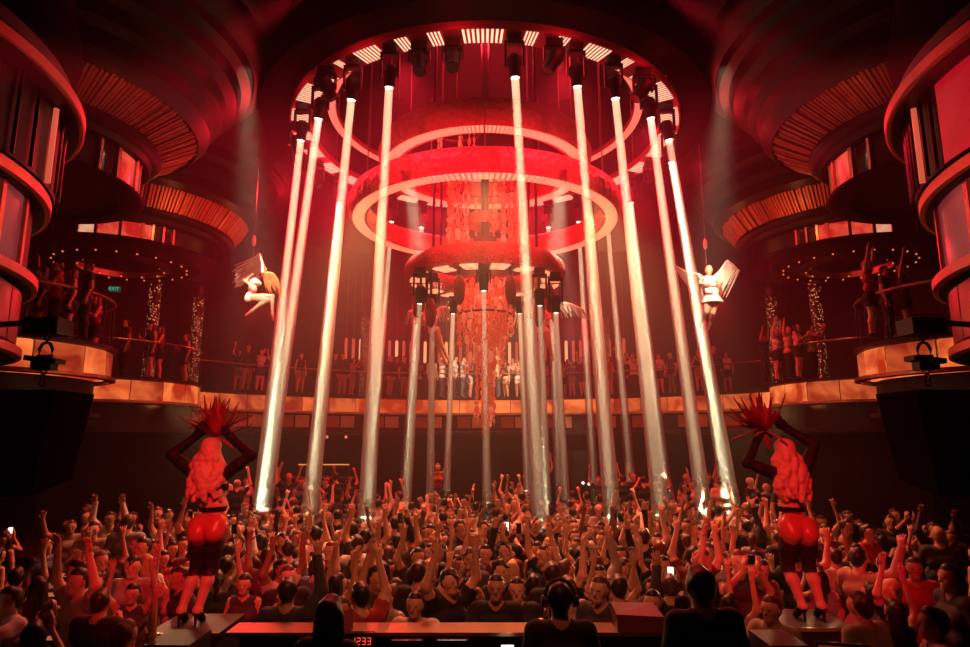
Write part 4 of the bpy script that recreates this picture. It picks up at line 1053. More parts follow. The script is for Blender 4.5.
# --- guests beside the booth
for u, y, z, yaw, a, lab, sc, ps in (
    (943, 5.4, 0, 1.2, ('m', 'short', 'black', 'white', 'tee', 1), 'dark-haired person in white shirt at the lower right corner, looking down', 1.04, 'drink'),
    (868, 5.9, 0, .4, ('m', 'short', 'dark-brown', 'beige', 'long', 0), 'person in beige shirt seen from behind, right of the laptop', 1.04, 'down'),
    (900, 6.3, 0, .2, ('f', 'long', 'black', 'black', 'vest', 1), 'long-haired person in black behind the person in the beige shirt', .95, 'one_up'),
    (960, 6.6, 0, 1.6, ('m', 'short', 'black', 'charcoal', 'tee', 1), 'tall person in charcoal at the right edge, turned to the floor', 1.1, 'down'),
    (776, 6.1, 0, 2.2, ('m', 'short', 'brown', 'beige', 'tee', 0), 'person in beige T-shirt just left of the right dancer plinth', 1.0, 'drink'),
    (838, 8.6, 0, .3, ('m', 'short', 'dark-brown', 'cream', 'tee', 0), 'person in cream T-shirt right of the right dancer knees', 1.0, 'down'),
    (74, 7.3, 0, 1.9, ('m', 'short', 'black', 'white', 'tee', 1), 'person in white T-shirt standing by the lit bar front on the left', 1.05, 'drink'),
    (34, 7.2, 0, .9, ('f', 'long', 'dark-brown', 'burgundy', 'vest', 0), 'long-haired person facing the person in white near the left bar front', .96, 'clap'),
    (124, 10.4, 0, .3, ('m', 'short', 'brown', 'grey', 'tee', 0), 'tall person in grey T-shirt seen from behind, left of the left dancer', 1.12, 'down'),
    (28, 5.6, 0, .4, ('f', 'bob', 'black', 'black', 'vest', 1), 'bob-haired person in black at the lower left corner', .95, 'phone'),
    (120, 5.6, 0, -.4, ('f', 'tail', 'auburn', 'burgundy', 'vest', 0), 'auburn-haired person at the lower left with a raised arm', .95, 'one_up')):
    put(u, y, z, yaw, a, lab, sc, ps)

# --- the rest of the crowd, the farthest rows, too many and too small to tell apart
def far_crowd():
    r = random.Random(21); protos = []
    for sex, pose in (('m', 'down'), ('f', 'down'), ('m', 'one_up'), ('f', 'both_up'), ('m', 'phone'), ('f', 'clap')):
        f = sex == 'f'; J = base_J(f)
        for q, nm, sg in (('L', POSES[pose][0], -1), ('R', POSES[pose][1], 1)):
            e, w = ARMS[nm]; J['el' + q] = (sg * e[0], e[1], e[2]); J['wr' + q] = (sg * w[0], w[1], w[2])
        V, F, lab, fm, P = body(J, sex, .026, fr=.014)
        fl = lab[F]; kind = np.zeros(len(F), int)
        kind[np.isin(fl, [TORSO, UARM]).sum(1) >= 2] = 1; kind[np.isin(fl, [PELV, THIGH, THIGH2, SHIN, FOOT]).sum(1) >= 2] = 2
        C = V[F].mean(1); q = C - np.array((0, .02, 1.6))
        hair = (fl == HEAD).any(1) & ((q[:, 2] > .055) | (q[:, 1] < -.0) & (q[:, 2] > (-.12 if f else -.06)))
        kind[hair] = 3
        keep = C[:, 2] > .75; F = F[keep]; kind = kind[keep]
        u, inv = np.unique(F, return_inverse=True); protos.append((V[u], inv.reshape(F.shape), kind))
    mats = [M_SKIN[0], M_SKIN[1], BOTT[0]] + list(HAIRC.values()) + list(TOPS.values()); nh = len(HAIRC)
    Vs, Fs, Ms = [], [], []; off = 0; pts = []
    for _ in range(9000):
        if len(pts) >= 150: break
        y = r.uniform(11.3, 18.0); x = r.uniform(-6.4, 6.4)
        if any(math.hypot(x - a, y - b) < c for a, b, c in KEEP_OUT): continue
        if any((x - a) ** 2 + (y - b) ** 2 < .5 ** 2 for a, b in pts) or any((x - a) ** 2 + (y - b) ** 2 < .45 ** 2 for a, b in spots): continue
        pts.append((x, y))
        V, F, k = r.choice(protos); a = (PI if r.random() < .55 else 0) + r.gauss(0, .5); c, s_ = math.cos(a), math.sin(a); sc = r.uniform(.93, 1.07)
        W = np.stack([x + sc * (V[:, 0] * c - V[:, 1] * s_), y + sc * (V[:, 0] * s_ + V[:, 1] * c), terr(x, y) + sc * V[:, 2]], 1)
        m = np.zeros(len(F), int); m[k == 0] = r.choice([0, 0, 1]); m[k == 2] = 2; m[k == 3] = 3 + r.choice([0, 0, 0, 1, 1, 2, 3, 4]); m[k == 1] = 3 + nh + r.choices(range(len(TOPS)), [9, 3, 2.6, 1.2, 1.2, .8, .7, 1.0, .8, 1.0])[0]
        Vs.append(W); Fs.append(F + off); Ms.append(m); off += len(V)
    me = mesh_from('crowd', np.concatenate(Vs), np.concatenate(Fs), mats, np.concatenate(Ms))
    o = link('crowd', me); o['kind'] = 'stuff'; o['label'] = 'farthest rows of the dance floor crowd below the balcony'; o['category'] = 'crowd'
far_crowd()

# ------------------------------------------------------------------ feathers
def feather_mesh(L, w, mt, curve=.12, seed=0):
    r = random.Random(seed); m = MB(); n = 9; top = []; rows = []
    for i in range(n):
        t = i / (n - 1); ww = w * (math.sin(PI * min(1, t * 1.02 + .03)) ** .6) * (1 - .25 * t) * (.85 + .3 * r.random()); z = t * L; y = curve * L * t * t
        rows.append([(-ww / 2, y, z - .02 * L), (0, y + .006, z), (ww / 2, y, z - .02 * L), (0, y - .006, z)])
    vs = [p for q in rows for p in q]; fs = []
    for i in range(n - 1):
        for k in range(4): fs.append((i * 4 + k, i * 4 + (k + 1) % 4, (i + 1) * 4 + (k + 1) % 4, (i + 1) * 4 + k))
    fs.append((3, 2, 1, 0)); fs.append(tuple((n - 1) * 4 + k for k in range(4)))
    m.add(vs, fs); return m.mesh('feather', mt)
FEA = [feather_mesh(L, w, M_REDF, c, i) for i, (L, w, c) in enumerate(((.34, .085, .2), (.38, .07, .3), (.30, .09, .1), (.34, .08, -.2), (.26, .09, .25)))]
def feather_fan(label, piv, axis, n, spread, seed):
    r = random.Random(seed); t = thing('feather_fan', label, 'feather fan', piv); ax = Vector(axis).normalized()
    k = MB(); k.tube([-ax * .1, ax * .06], [.018, .03], 8); k.build('handle', M_BLACK, t)
    for i in range(n):
        d = (ax + Vector((r.gauss(0, spread), r.gauss(0, spread * .7), r.gauss(0, spread * .7)))).normalized()
        q = d.to_track_quat('Z', 'Y').to_euler(); o = link('feather', r.choice(FEA), t, d * .03, q); sc = r.uniform(.75, 1.15); o.scale = (sc, sc, sc)
    return t
def wing(parent, edge, dirs, lens, mt, seed, y0=0, n=26, name='wing'):
    """edge: polyline of the leading edge; feathers hang from it along dirs, three overlapping rows"""
    r = random.Random(seed); m = MB(); E_ = [Vector(e) for e in edge]
    def at(t):
        k = min(int(t * (len(E_) - 1)), len(E_) - 2); f = t * (len(E_) - 1) - k; return E_[k].lerp(E_[k + 1], f)
    def dr(t): return Vector(dirs[0]).lerp(Vector(dirs[1]), t).normalized()
    m.tube([at(i / 8) for i in range(9)], [.045, .045, .04, .04, .035, .035, .03, .025, .015], 8)
    for row, (fl, cnt, yo) in enumerate(((1.0, n, 0), (.66, n, -.018), (.36, n - 2, -.034))):
        for i in range(cnt):
            t = (i + .5) / cnt; p = at(t) + Vector((0, y0 + yo, 0)); d = (dr(t) + Vector((r.gauss(0, .06), r.gauss(0, .05), r.gauss(0, .06)))).normalized()
            L = (lens[0] * (1 - t) + lens[1] * t) * fl * r.uniform(.88, 1.1); w = .105
            fm = feather_mesh(L, w, mt, .05, i + row * 40 + seed); q = d.to_track_quat('Z', 'Y').to_matrix().to_4x4(); q.translation = p
            o = len(m.v); m.v.extend([tuple(q @ v.co) for v in fm.vertices]); m.f.extend([tuple(i_ + o for i_ in f.vertices) for f in fm.polygons]); m.m.extend([0] * len(fm.polygons)); bpy.data.meshes.remove(fm)
    return m.build(name, mt, parent)

# ------------------------------------------------------------------ the two feather dancers on plinths beside the booth
M_GLOVE = mat('black satin', (.010, .009, .010), .7, spec=.3)
M_BRIEF = mat('red satin', (.55, .10, .09), .3)
M_THIGHBAND = mat('black thigh band', (.02, .014, .014), .6)  # dark band over each thigh, down to the knee
M_LONGHAIR = mat('wavy blonde hair', (.62, .38, .26), .45, bump=.6, nscale=28)
def wavy_hair(c, seed, drop, lean=0):
    r = random.Random(seed); s = SDF(); c = Vector(c); P = lambda x, y, z: c + Vector((x, y, z))
    s.seg(P(0, -.03, .045), P(0, .02, .06), .1, .085, 0, .03); s.ball(P(0, -.055, -.02), .085, 0, .03)
    for i in range(15):
        a = R_(200 + 140 * i / 14) if i < 15 else 0; x0, y0 = .085 * math.cos(a), .085 * math.sin(a) - .01; ph = r.uniform(0, 6); p = P(x0, y0, -.01); L = drop * r.uniform(.8, 1.05); n = 7
        for k in range(1, n + 1):
            t = k / n; wv_ = .026 * math.sin(ph + t * 9); q = P(x0 * (1 + .95 * math.sin(t * 2.4)) + wv_ + lean * t, y0 * (1 + .5 * t) - .03 * t + .02 * math.cos(ph + t * 8), -.01 - L * t)
            s.seg(p, q, .034 * (1 - .25 * (k - 1) / n), .034 * (1 - .25 * k / n), 0, .012); p = q
    V, F, L = s.surf(.010); return mesh_from('hair', V, F, [M_LONGHAIR])
def dancer(label, loc, J, seed, lean, hd):
    w_ = lambda q: (Vector(J['wr' + q]) - Vector(J['el' + q])).normalized()
    V, F, lab, fm, P = body(J, 'f', .009, {'L': (w_('L'), (0, .3, .9)), 'R': (w_('R'), (0, .3, .9))}, (hd, (0, 1, 0)), curl=.85, fr=.0095)
    o = link('person', mesh_from('body', V, F, [M_SKIN[0], M_EYE, M_LIP, M_SKIN[0]], fm), None, loc); tag(o, label, 'person')
    link('hair', wavy_hair(J['head'], seed, .44, lean), o)
    for q in 'LR':
        mid = .5 * (J['shL'][0] + J['shR'][0]); sel = (lambda v, q=q: (v[:, 0] < mid) if q == 'L' else (v[:, 0] >= mid))
        sv = shell(V, F, lab, [UARM, UARM2, FARM, HAND], .017, sel); link('glove', mesh_from('glove', sv[0], sv[1], [M_GLOVE]), o)
        mx = .5 * (J['kneeL'][0] + J['kneeR'][0]); sel = (lambda v, q=q: ((v[:, 0] < mx) if q == 'L' else (v[:, 0] >= mx)) & (v[:, 2] < .80) & (v[:, 2] > .44))
        sv = shell(V, F, lab, [THIGH, THIGH2, SHIN], .004, sel); link('thigh_band', mesh_from('thigh_band', sv[0], sv[1], [M_THIGHBAND]), o)
        mf = .5 * (J['ankL'][0] + J['ankR'][0]); sel = (lambda v, q=q: ((v[:, 0] < mf) if q == 'L' else (v[:, 0] >= mf)) & (v[:, 2] < .12))
        sv = shell(V, F, lab, [FOOT], .005, sel); sh = link('shoe', mesh_from('shoe', sv[0], sv[1], [M_GLOVE]), o)
        a, t_ = Vector(J['ank' + q]), Vector(J['toe' + q]); k = MB(); k.tube([(a.x, a.y - .03, a.z - .04), (a.x, a.y - .035, .0)], [.018, .008], 8); k.build('heel', M_GLOVE, sh)
    sv = shell(V, F, lab, [PELV, THIGH], .005, lambda v: v[:, 2] > .775); link('briefs', mesh_from('briefs', sv[0], sv[1], [M_BRIEF]), o)
    wz = J['waist'][2]
    sv = shell(V, F, lab, [PELV, TORSO], .010, lambda v: (v[:, 2] > wz - .055) & (v[:, 2] < wz - .015)); link('belt', mesh_from('belt', sv[0], sv[1], [M_GLOVE]), o)
    cz = J['chest'][2]
    sv = shell(V, F, lab, [TORSO], .008, lambda v: (v[:, 2] > cz - .035) & (v[:, 2] < cz + .02)); link('bra_strap', mesh_from('bra_strap', sv[0], sv[1], [M_GLOVE]), o)
    return o
LD = at_z(190, 625, 1.35); RD = at_z(812, 620, 1.35)
JL = dict(hipL=(.03, 0, .89), hipR=(.18, 0, .905), kneeL=(-.02, .10, .48), kneeR=(.13, .10, .50), ankL=(-.075, -.04, .14), ankR=(.075, -.03, .14), toeL=(-.09, .09, .03), toeR=(.07, .10, .03),
          waist=(.13, .02, 1.10), chest=(.10, .0, 1.28), head=(.075, .03, 1.61), shL=(-.08, -.01, 1.41), shR=(.245, -.01, 1.40), elL=(-.31, .02, 1.58), elR=(.475, .02, 1.58), wrL=(-.10, .06, 1.77), wrR=(.25, .06, 1.75))
JR = dict(hipL=(-.145, 0, .87), hipR=(.01, 0, .86), kneeL=(-.16, .09, .47), kneeR=(.05, .08, .47), ankL=(-.10, -.04, .14), ankR=(.085, -.04, .14), toeL=(-.11, .09, .03), toeR=(.095, .09, .03),
          waist=(-.10, .02, 1.08), chest=(-.11, 0, 1.27), head=(-.13, .03, 1.60), shL=(-.28, -.01, 1.40), shR=(.05, -.01, 1.41), elL=(-.52, .02, 1.50), elR=(.18, .03, 1.68), wrL=(-.36, .10, 1.74), wrR=(-.05, .10, 1.84))
dancer('dancer with long wavy hair and black gloves seen from behind, on the left plinth', LD, JL, 3, 0, (0, 0, 1))
dancer('dancer with long wavy hair and black gloves seen from behind, on the right plinth', RD, JR, 5, .03, (-.1, 0, 1))
feather_fan('dark red feather fan held over the head of the left dancer', LD + Vector((.07, .10, 1.76)), (.05, -.1, 1), 64, .72, 1)
feather_fan('dark red feather fan held out by the right dancer', RD + Vector((-.26, .14, 1.82)), (-.75, -.15, .6), 64, .62, 2)
for nm, D_, off in (('left', LD, .05), ('right', RD, -.05)):
    t = thing('dancer_plinth', f'black square plinth under the {nm} feather dancer', 'plinth', (D_.x + off, D_.y + .06, 0))
    m = MB(); m.box((0, 0, .66), (.62, .62, 1.32)); m.build('body', M_BLACK, t, smooth=False)
    m = MB(); m.box((0, 0, 1.335), (.66, .66, .03)); m.build('top_plate', M_BLACK, t, smooth=False)
    for q in (-1, 1): m = MB(); m.box((0, q * .325, 1.335), (.66, .012, .034)); m.build('edge_trim', M_BRASS, t, smooth=False)
for sx, D_ in ((-1, LD), (1, RD)):
    o = light('SPOT', 'red_dancer_spot', (D_.x * .35, .9, 5.6), 1500, (1, .012, .03), spot_size=R_(21), spot_blend=.6, shadow_soft_size=.08); aim(o, D_ + Vector((0, 0, 1.05)) - o.location)

# ------------------------------------------------------------------ winged aerialists
M_LEOT = mat('white leotard', (.85, .8, .7), .5)
def aerial(label, loc, J, fwd, rope_top, skirt=False, hair='bun'):
    J = dict(J); J['back'] = fwd
    up = (Vector(J['head']) - (Vector(J['shL']) + Vector(J['shR'])) / 2).normalized()
    V, F, lab, fm, P = body(J, 'f', .012, None, (up, fwd), curl=.4, fr=.011)
    o = link('person', mesh_from('body', V, F, [M_SKIN[0], M_EYE, M_LIP, M_SKIN[0]], fm), None, loc); tag(o, label, 'person')
    sv = shell(V, F, lab, [TORSO, PELV], .008); link('leotard', mesh_from('leotard', sv[0], sv[1], [M_LEOT]), o)
    h = HAIR[hair].copy(); q = Matrix((Vector(fwd).cross(up).normalized(), Vector(fwd), up)).transposed().to_4x4(); q.translation = Vector(J['head']); h.transform(q @ Matrix.Translation((0, -.02, -1.6))); h2 = link('hair', h, o); set_mat(h2, 0, HAIRC['blonde'])
    a = (Vector(J['shL']) + Vector(J['shR'])) / 2 - Vector(fwd) * .1
    k = MB(); k.tube([a, a + Vector((0, 0, rope_top))], .012, 6); k.build('rope', M_ROPE, o)
    k = MB(); z = .75; k.tube([a + Vector((0, 0, z)), a + Vector((0, 0, z + .06)), a + Vector((0, 0, z + .2)), a + Vector((0, 0, z + .28))], [.015, .05, .05, .015], 10); k.build('swivel', M_LEOT, o)
    if skirt:
        k = MB(); hc = (Vector(J['hipL']) + Vector(J['hipR'])) / 2; k.lathe([(.13, .12), (.2, .02), (.27, -.1), (.26, -.11), (.18, .0)], 24, hc); k.build('skirt', M_LEOT, o)
    return o
p = at_y(252, 297, 15.2)
o = aerial('winged aerialist with bent knees, seated in the air between left bay and beams', p, dict(hipL=(0, -.08, 0), hipR=(0, .08, 0), kneeL=(.42, -.1, -.10), kneeR=(.45, .1, .04), ankL=(.05, -.1, -.36), ankR=(.48, .1, -.40), toeL=(-.08, -.1, -.46), toeR=(.51, .1, -.54),
    waist=(.0, 0, .2), chest=(.04, 0, .38), shL=(.06, -.15, .51), shR=(.06, .15, .51), head=(.12, 0, .70), elL=(-.12, -.22, .36), elR=(.2, .22, .74), wrL=(.06, -.28, .22), wrR=(.12, .1, .96)), (1, 0, 0), 3.5)
wing(o, [(.24, -.12, .58), (.24, -.14, .82), (.17, -.14, 1.02)], [(-.75, -.1, -.62), (-.8, -.25, -.6)], (.74, .66), M_WHITEF, 11, n=26)
wing(o, [(.16, .12, .62), (.40, .16, .62), (.55, .18, .45)], [(.30, 0, -.9), (.25, 0, -.9)], (.62, .5), M_ORANGELIT, 12, n=18)
p = at_y(712, 299, 15.2)
o = aerial('winged aerialist with white skirt hanging on a rope at the right of the beams', p, dict(hipL=(.08, 0, 0), hipR=(-.08, 0, 0), kneeL=(-.02, -.06, -.36), kneeR=(-.18, -.08, -.34), ankL=(-.02, .2, -.58), ankR=(-.22, .16, -.55), toeL=(-.02, .28, -.68), toeR=(-.24, .25, -.64),
    waist=(-.02, 0, .2), chest=(-.04, 0, .37), shL=(.1, 0, .51), shR=(-.2, 0, .51), head=(-.04, -.02, .70), elL=(.2, -.15, .36), elR=(-.32, -.15, .36), wrL=(.1, -.3, .3), wrR=(-.2, -.3, .3)), (0, -1, 0), 3.5, True)
wing(o, [(-.06, .1, .5), (-.3, .12, .66), (-.62, .12, .72), (-.88, .12, .92)], [(.05, 0, -1), (.5, 0, -.85)], (.55, .78), M_WHITEF, 13, n=30)
wing(o, [(.06, .1, .5), (.3, .12, .72), (.48, .12, 1.0), (.76, .12, .72)], [(.1, 0, -1), (-.45, 0, -.85)], (.6, .8), M_WHITEF, 14, n=34)
p = at_y(434, 331, 17.2)
o = aerial('small winged aerialist with legs trailing right, below small ring at left', p, dict(hipL=(.06, -.06, 0), hipR=(-.06, .06, 0), kneeL=(.2, -.06, -.36), kneeR=(.1, .1, -.38), ankL=(.36, -.02, -.70), ankR=(.28, .14, -.74), toeL=(.42, 0, -.84), toeR=(.35, .14, -.88),
    waist=(-.08, 0, .18), chest=(-.16, 0, .34), shL=(-.1, -.12, .50), shR=(-.32, .1, .46), head=(-.28, -.04, .66), elL=(.08, -.2, .36), elR=(-.45, -.1, .3), wrL=(.05, -.35, .24), wrR=(-.42, -.3, .2)), (-.3, -.95, 0), 1.3)
wing(o, [(-.26, .1, .44), (-.5, .1, .6), (-.72, .1, .56)], [(0, 0, -1), (-.2, 0, -1)], (.35, .4), M_WHITEF, 15, n=16)
wing(o, [(-.1, .1, .46), (.2, .1, .68), (.48, .1, .66)], [(0, 0, -1), (.2, 0, -1)], (.35, .42), M_WHITEF, 16, n=18)
p = at_y(542, 331, 17.2)
o = aerial('small winged aerialist with one broad wing spread right, below the small ring', p, dict(hipL=(.07, -.03, 0), hipR=(-.07, .03, 0), kneeL=(.16, -.06, -.32), kneeR=(0, -.04, -.36), ankL=(.26, .05, -.64), ankR=(.04, .12, -.68), toeL=(.3, .08, -.78), toeR=(.06, .16, -.82),
    waist=(-.02, 0, .18), chest=(-.05, 0, .34), shL=(.1, -.02, .49), shR=(-.2, 0, .49), head=(-.05, -.04, .67), elL=(.22, -.15, .36), elR=(-.32, -.15, .34), wrL=(.15, -.3, .3), wrR=(-.25, -.3, .3)), (0, -1, 0), 1.3)
wing(o, [(.05, .1, .46), (.3, .1, .72), (.7, .1, .80), (1.12, .1, .62)], [(.05, 0, -1), (.55, 0, -.8)], (.42, .4), M_WHITEF, 17, n=26)
wing(o, [(-.12, .1, .46), (-.4, .1, .68), (-.7, .1, .62)], [(-.05, 0, -1), (-.1, 0, -1)], (.42, .52), M_WHITEF, 18, n=18)
for (sx_, sy_, sz_), (u, v, y), P_, sz in (((-4.3, 10.6, 9.6), (256, 284, 15.2), 40, 17), ((4.3, 10.6, 9.6), (709, 284, 15.2), 44, 19), ((-1.5, 12.2, 8.0), (432, 326, 17.2), 62, 14), ((1.5, 12.2, 8.0), (552, 322, 17.2), 80, 17)):
    wash('aerialist_fill', (sx_, sy_, sz_), at_y(u, v, y), P_ * .42, .25, sz, (1, .80, .52))  # added lamps in open air that brighten the aerialists
# small dancers on podiums at the back of the floor
for (u, x, lab) in ((437, -1.29, 'small bikini dancer with raised arms on a podium behind the crowd, left of beads'), (545, 1.6, 'small bikini dancer with raised arms on a podium behind the crowd, right of beads')):
    t = thing('podium', 'black dance podium rising from the crowd, ' + ('left of the bead chandelier' if x < 0 else 'right of the bead chandelier'), 'podium', (x, 18, .42))
    m = MB(); m.lathe([(0, 0), (.4, 0), (.4, .36), (.36, .40), (0, .40)], 24); m.build('drum', M_BLACK, t)
    m = MB(); m.lathe([(.4, .34), (.42, .35), (.42, .38), (.4, .39)], 24, close=True); m.build('edge_trim', M_BRASS, t)
    o = person(x, 18, .82, PI + (.3 if x < 0 else -.3), 'f', 'both_up', 'long', 'auburn', 'red', 'vest', 0, .93); o['label'] = lab

# ------------------------------------------------------------------ DJ booth and gear
bt = thing('dj_booth', 'long DJ counter with a bronze front ledge across the bottom', 'DJ counter', (-.18, 5.9, 0))
m = MB(); m.box((0, 0, 1.485), (3.96, .30, .03)); m.build('ledge', M_BRASS, bt, smooth=False)
m = MB(); m.box((0, .12, .74), (3.9, .04, 1.46)); m.build('front_panel', M_DARK, bt, smooth=False)
m = MB(); m.box((0, -.52, 1.3), (3.9, .74, .04)); m.build('desk', M_BLACK, bt, smooth=False)
for x in (-1.9, -.6, .6, 1.9): m = MB(); m.box((x, -.5, .64), (.06, .6, 1.28)); m.build('support', M_BLACK, bt, smooth=False)
m = MB(); m.box((-.18, 2.6, .22), (6.0, 6.4, .44)); o = m.build('floor_stage', M_BLACK, smooth=False); struct(o)
M_SCRRED = emission_two('red display', (.5, .01, .01), (1, .12, .08), .9, 30); M_SCRPALE = emission_two('pale display', (.4, .12, .1), (1, .6, .5), .8, 40)
M_DIGIT = mat('red LED digit', (.2, 0, 0), .5, 0, (1, .07, .04), 1.3)
def deck(x, label, mscr):
    t = thing('media_player', label, 'media player', (x, 5.38, 1.32))
    m = MB(); m.box((0, 0, .045), (.32, .4, .09)); m.build('case', M_BLACK, t, smooth=False)
    m = MB(); m.lathe([(0, .1), (.1, .1), (.105, .09)], 32, (0, -.07, 0)); m.build('jog_wheel', M_STEEL, t)
    rt = Euler((R_(38), 0, 0)).to_matrix()
    m = MB(); m.box((0, .16, .15), (.26, .02, .12), rt); m.build('screen_housing', M_BLACK, t, smooth=False)
    m = MB(); m.box((0, .147, .157), (.23, .004, .1), rt); m.build('screen', mscr, t, smooth=False)
deck(-.62, 'media player with red screen on the booth desk', M_SCRRED); deck(-.26, 'media player with pale screen on the booth desk', M_SCRPALE)
t = thing('dj_mixer', 'black DJ mixer between the decks in front of the DJ', 'mixer', (.2, 5.36, 1.32))
m = MB(); m.box((0, 0, .05), (.32, .38, .1)); m.build('case', M_BLACK, t, smooth=False)
for ix in range(4):
    for iy in range(3): m = MB(); m.lathe([(0, .13), (.012, .13), (.014, .1)], 10, (-.11 + ix * .073, -.02 + iy * .06, 0)); m.build('knob', M_STEEL, t)
m = MB(); m.box((-.02, .18, .13), (.1, .01, .03)); m.build('level_light', mat('white indicator', (.8, .8, .8), .3, 0, (1, .8, .6), 2), t, smooth=False)
t = thing('digital_clock', 'black digital clock with red digits 1233 on the booth', 'clock', (-1.02, 5.62, 1.32))
m = MB(); m.box((0, 0, .15), (.24, .06, .14)); m.build('case', M_BLACKG, t, smooth=False)
def digit(parent, ch, x, z, h):
    segs = {'1': 'bc', '2': 'abged', '3': 'abgcd', '-': 'g'}[ch]; w = h * .5; q = h * .09; m = MB()
    P_ = {'a': (0, h / 2, w, q), 'g': (0, 0, w, q), 'd': (0, -h / 2, w, q), 'b': (w / 2, h / 4, q, h / 2), 'c': (w / 2, -h / 4, q, h / 2), 'f': (-w / 2, h / 4, q, h / 2), 'e': (-w / 2, -h / 4, q, h / 2)}
    for s_ in segs: a, b, c, d = P_[s_]; m.box((x + a, -.032, z + b), (c, .004, d))
    m.build('digit', M_DIGIT, parent, smooth=False)
for i, ch in enumerate('-1233'): digit(t, ch, -.085 + i * .042, .16, .05)
t = thing('monitor_speaker', 'low dark red monitor speaker on the bronze ledge right of the DJ', 'speaker', (1.31, 5.9, 1.5))
m = MB(); vs = [(-.2, -.14, 0), (.2, -.14, 0), (.2, .14, 0), (-.2, .14, 0), (-.2, -.1, .13), (.2, -.1, .11), (.17, .14, .17), (-.2, .14, .17)]
m.add(vs, [(0, 3, 2, 1), (4, 5, 6, 7), (0, 1, 5, 4), (1, 2, 6, 5), (2, 3, 7, 6), (3, 0, 4, 7)]); m.build('cabinet', mat('oxblood lacquer', (.10, .02, .02), .35), t, smooth=False)
m = MB(); m.box((0, .145, .08), (.34, .01, .12)); m.build('grille', M_STEEL, t, smooth=False)
t = thing('tablet', 'small dark red tablet leaning on the bronze ledge beside the left figure', 'tablet', (-1.2, 5.84, 1.5))
m = MB(); m.box((0, 0, .075), (.16, .012, .15), Euler((R_(-18), 0, R_(12))).to_matrix()); m.build('case', mat('maroon cover', (.25, .04, .03), .5), t, smooth=False)
m = MB(); m.box((0, .03, .02), (.1, .08, .008)); m.build('stand', M_BLACK, t, smooth=False)
def laptop(label, loc, rz, edge):
    t = thing('laptop', label, 'laptop', loc, rz)
    m = MB(); m.box((0, 0, .01), (.36, .25, .02)); m.build('keyboard_base', M_STEEL, t, smooth=False)
    rt = Euler((R_(-12), 0, 0)).to_matrix(); m = MB(); m.box((0, .15, .14), (.36, .012, .25), rt); m.build('lid', M_BLACKG, t, smooth=False)
    m = MB(); m.box((.183, .15, .14), (.008, .016, .255), rt); m.box((0, .176, .265), (.37, .016, .008), rt); m.build('lid_edge', edge, t, smooth=False)
    m = MB(); m.box((0, .141, .14), (.33, .004, .22), rt); m.build('screen', mat('dim laptop screen', (.06, .01, .01), .3, 0, (.35, .03, .02), .35), t, smooth=False)
laptop('open laptop with a thin lit edge at the lower right of the booth', (2.62, 5.0, 1.32), R_(-14), M_BRASS)
t = thing('gear_table', 'black gear table beside the booth under the open laptop', 'table', (2.55, 5.1, 0))
m = MB(); m.box((0, 0, 1.3), (1.1, .6, .04)); m.build('tabletop', M_BLACK, t, smooth=False)
for x in (-.5, .5):
    for y in (-.26, .26): m = MB(); m.box((x, y, .64), (.04, .04, 1.28)); m.build('leg', M_STEEL, t, smooth=False)
for x, y, w, h, lab in ((-2.37, 5.35, .34, .34, 'black rack case with green light at the left end of the booth'), (2.2, 5.2, .28, .3, 'black rack case with green light near the right gear table laptop')):
    t = thing('rack_case', lab, 'rack case', (x, y, 1.32 if x > 0 else 0))
    H = h if x > 0 else 1.58
    m = MB(); m.box((0, 0, H / 2), (w, .4, H)); m.build('case', M_BLACK, t, smooth=False)
    m = MB(); m.box((.02, -.202, H - .16), (.07, .006, .02)); m.build('indicator', mat('green LED', (.1, .3, .02), .4, 0, (.45, .9, .05), 1.0), t, smooth=False)
    m = MB(); m.box((.0, -.202, H - .06), (.03, .006, .015)); m.build('status_light', M_DIGIT, t, smooth=False)
# ------------------------------------------------------------------ stairs with lit edges
M_NOSE = mat('lit stair edge', (.5, .25, .12), .5, 0, (1, .26, .10), .42)  # amber light on the edges, put in as a glow
def stair(label, loc, rz, n, w):
    t = thing('staircase', label, 'staircase', loc, rz)
    for i in range(n):
        m = MB(); m.box((0, i * .28 + .14, (i + 1) * .1), (w, .28, (i + 1) * .2)); s_ = m.build('step', M_DARK, t, smooth=False)
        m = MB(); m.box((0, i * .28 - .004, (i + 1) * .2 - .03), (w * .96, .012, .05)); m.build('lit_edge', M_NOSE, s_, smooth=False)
stair('slatted wood bar front with amber lit slats, built as steps, on the left', (-5.75, 8.3, 0), 0, 6, .75)  # steps stand for a wood bar front with warm-lit slats
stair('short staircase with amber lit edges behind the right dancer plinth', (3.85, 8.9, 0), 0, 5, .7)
stair('staircase with amber lit edges near the right wall', (5.75, 8.0, 0), R_(-8), 5, .9)
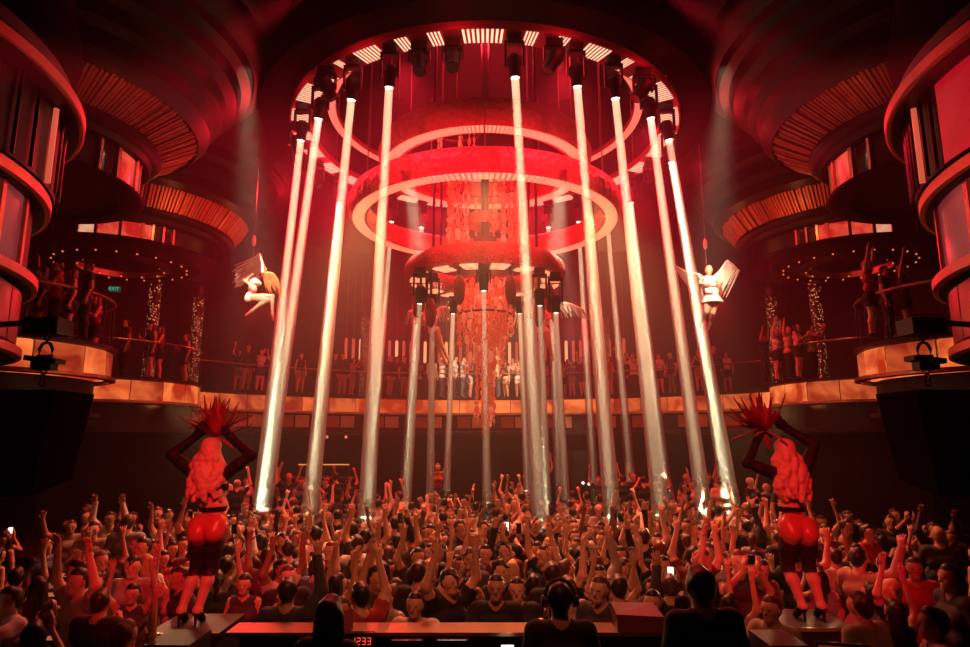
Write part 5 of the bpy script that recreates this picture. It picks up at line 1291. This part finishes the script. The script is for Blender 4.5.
# ------------------------------------------------------------------ signs and lamps on the far walls
def text(parent, s_, size, mt, loc):
    c = bpy.data.curves.new('lettering', 'FONT'); c.body = s_; c.size = size; c.align_x = 'CENTER'; c.align_y = 'CENTER'; c.extrude = .006; c.materials.append(mt)
    tmp = bpy.data.objects.new('tmp', c); COL.objects.link(tmp); bpy.context.view_layer.update()
    me = bpy.data.meshes.new_from_object(tmp.evaluated_get(bpy.context.evaluated_depsgraph_get())); bpy.data.objects.remove(tmp); bpy.data.curves.remove(c)
    return link('lettering', me, parent, loc, (R_(90), 0, 0))
M_EXIT = mat('exit green', (.02, .2, .1), .5, 0, (.12, .55, .28), .9); M_EXITB = mat('exit sign face', (.01, .03, .02), .4, 0, (.01, .07, .04), .6)
for (u, v, y), sz, lab in (((114, 289, 23.4), .17, 'green exit sign high on the wall behind the left balcony bay'), ((641, 462, 28.2), .2, 'small green exit sign on the wall below the far balcony')):
    p = at_y(u, v, y); t = thing('exit_sign', lab, 'exit sign', p, math.atan2(-p.x, p.y) * .6)
    m = MB(); m.box((0, 0, 0), (sz * 2.6, .06, sz * 1.25)); m.build('panel', M_EXITB, t, smooth=False); text(t, 'EXIT', sz, M_EXIT, (0, -.034, 0))
p = at_y(708, 462, 26.4); t = thing('lit_sign', 'orange lit sign on the wall below the far balcony at the right', 'sign', p)
m = MB(); m.box((0, 0, 0), (.9, .06, .32)); m.build('panel', emission_two('orange sign', (.8, .10, .03), (1, .22, .08), .7, 3), t, smooth=False)
m = MB(); m.box((-.2, -.034, 0), (.2, .004, .1)); m.build('pale_patch', mat('sign pale patch', (.8, .5, .3), .5, 0, (1, .5, .3), .8), t, smooth=False)
p = at_y(628, 476, 27.6); t = thing('wall_lamp', 'tall thin amber wall lamp below the far balcony', 'wall lamp', p)
m = MB(); m.box((0, 0, 0), (.14, .08, 1.1)); m.build('tube', mat('amber tube', (.5, .2, .05), .4, 0, (1, .30, .05), .9), t, smooth=False)
m = MB(); m.box((0, .06, 0), (.2, .05, 1.2)); m.build('back_plate', M_STEEL, t, smooth=False)
t = thing('bar_counter', 'dark bar with a thin lit shelf against the wall behind the crowd at left', 'bar', (-6.4, 26.0, .42))
m = MB(); m.box((0, 0, .55), (2.4, .5, 1.1)); m.build('front', M_DARK, t, smooth=False); m = MB(); m.box((0, 0, 1.13), (2.6, .6, .06)); m.build('top', M_BRASS, t, smooth=False)
m = MB(); m.box((0, .3, 1.62), (2.0, .12, .04)); m.build('lit_shelf', mat('amber shelf light', (.5, .25, .05), .4, 0, (1, .38, .08), .8), t, smooth=False)
for i in range(5): m = MB(); m.box((-1.0 + i * .5, .34, 1.4), (.03, .04, .5)); m.build('shelf_post', M_STEEL, t, smooth=False)
for i, (u, v) in enumerate(((583, 483), (589, 484), (327, 437), (346, 437), (538, 430))):
    p = at_y(u, v, 27.5); t = thing('pin_light', ['left of a pair of white pin lights on the dark wall behind the crowd', 'right of a pair of white pin lights on the dark wall behind the crowd', 'left of two red pin lights over the bar', 'right of two red pin lights over the bar', 'single pin light under the far balcony behind the middle beam'][i], 'pin light', p)
    m = MB(); m.ell((0, 0, 0), .06, 10, 6); m.build('bulb', mat('pin white', (.8, .8, .8), .3, 0, (1, .8, .6), 2) if i < 2 else mat('pin red', (.5, .1, .1), .3, 0, (1, .2, .1), 1.2), t)
    m = MB(); m.lathe([(.07, -.02), (.09, .05), (.09, .12), (0, .12)], 12); me = m.mesh('can', M_BLACK); me.transform(Euler((R_(-90), 0, 0)).to_matrix().to_4x4()); link('can', me, t)

for o in list(scn.objects):
    if 'label' in o.keys() and len(o['label'].replace(',', ' ').split()) > 16: print('LONG', o.name, o['label'])
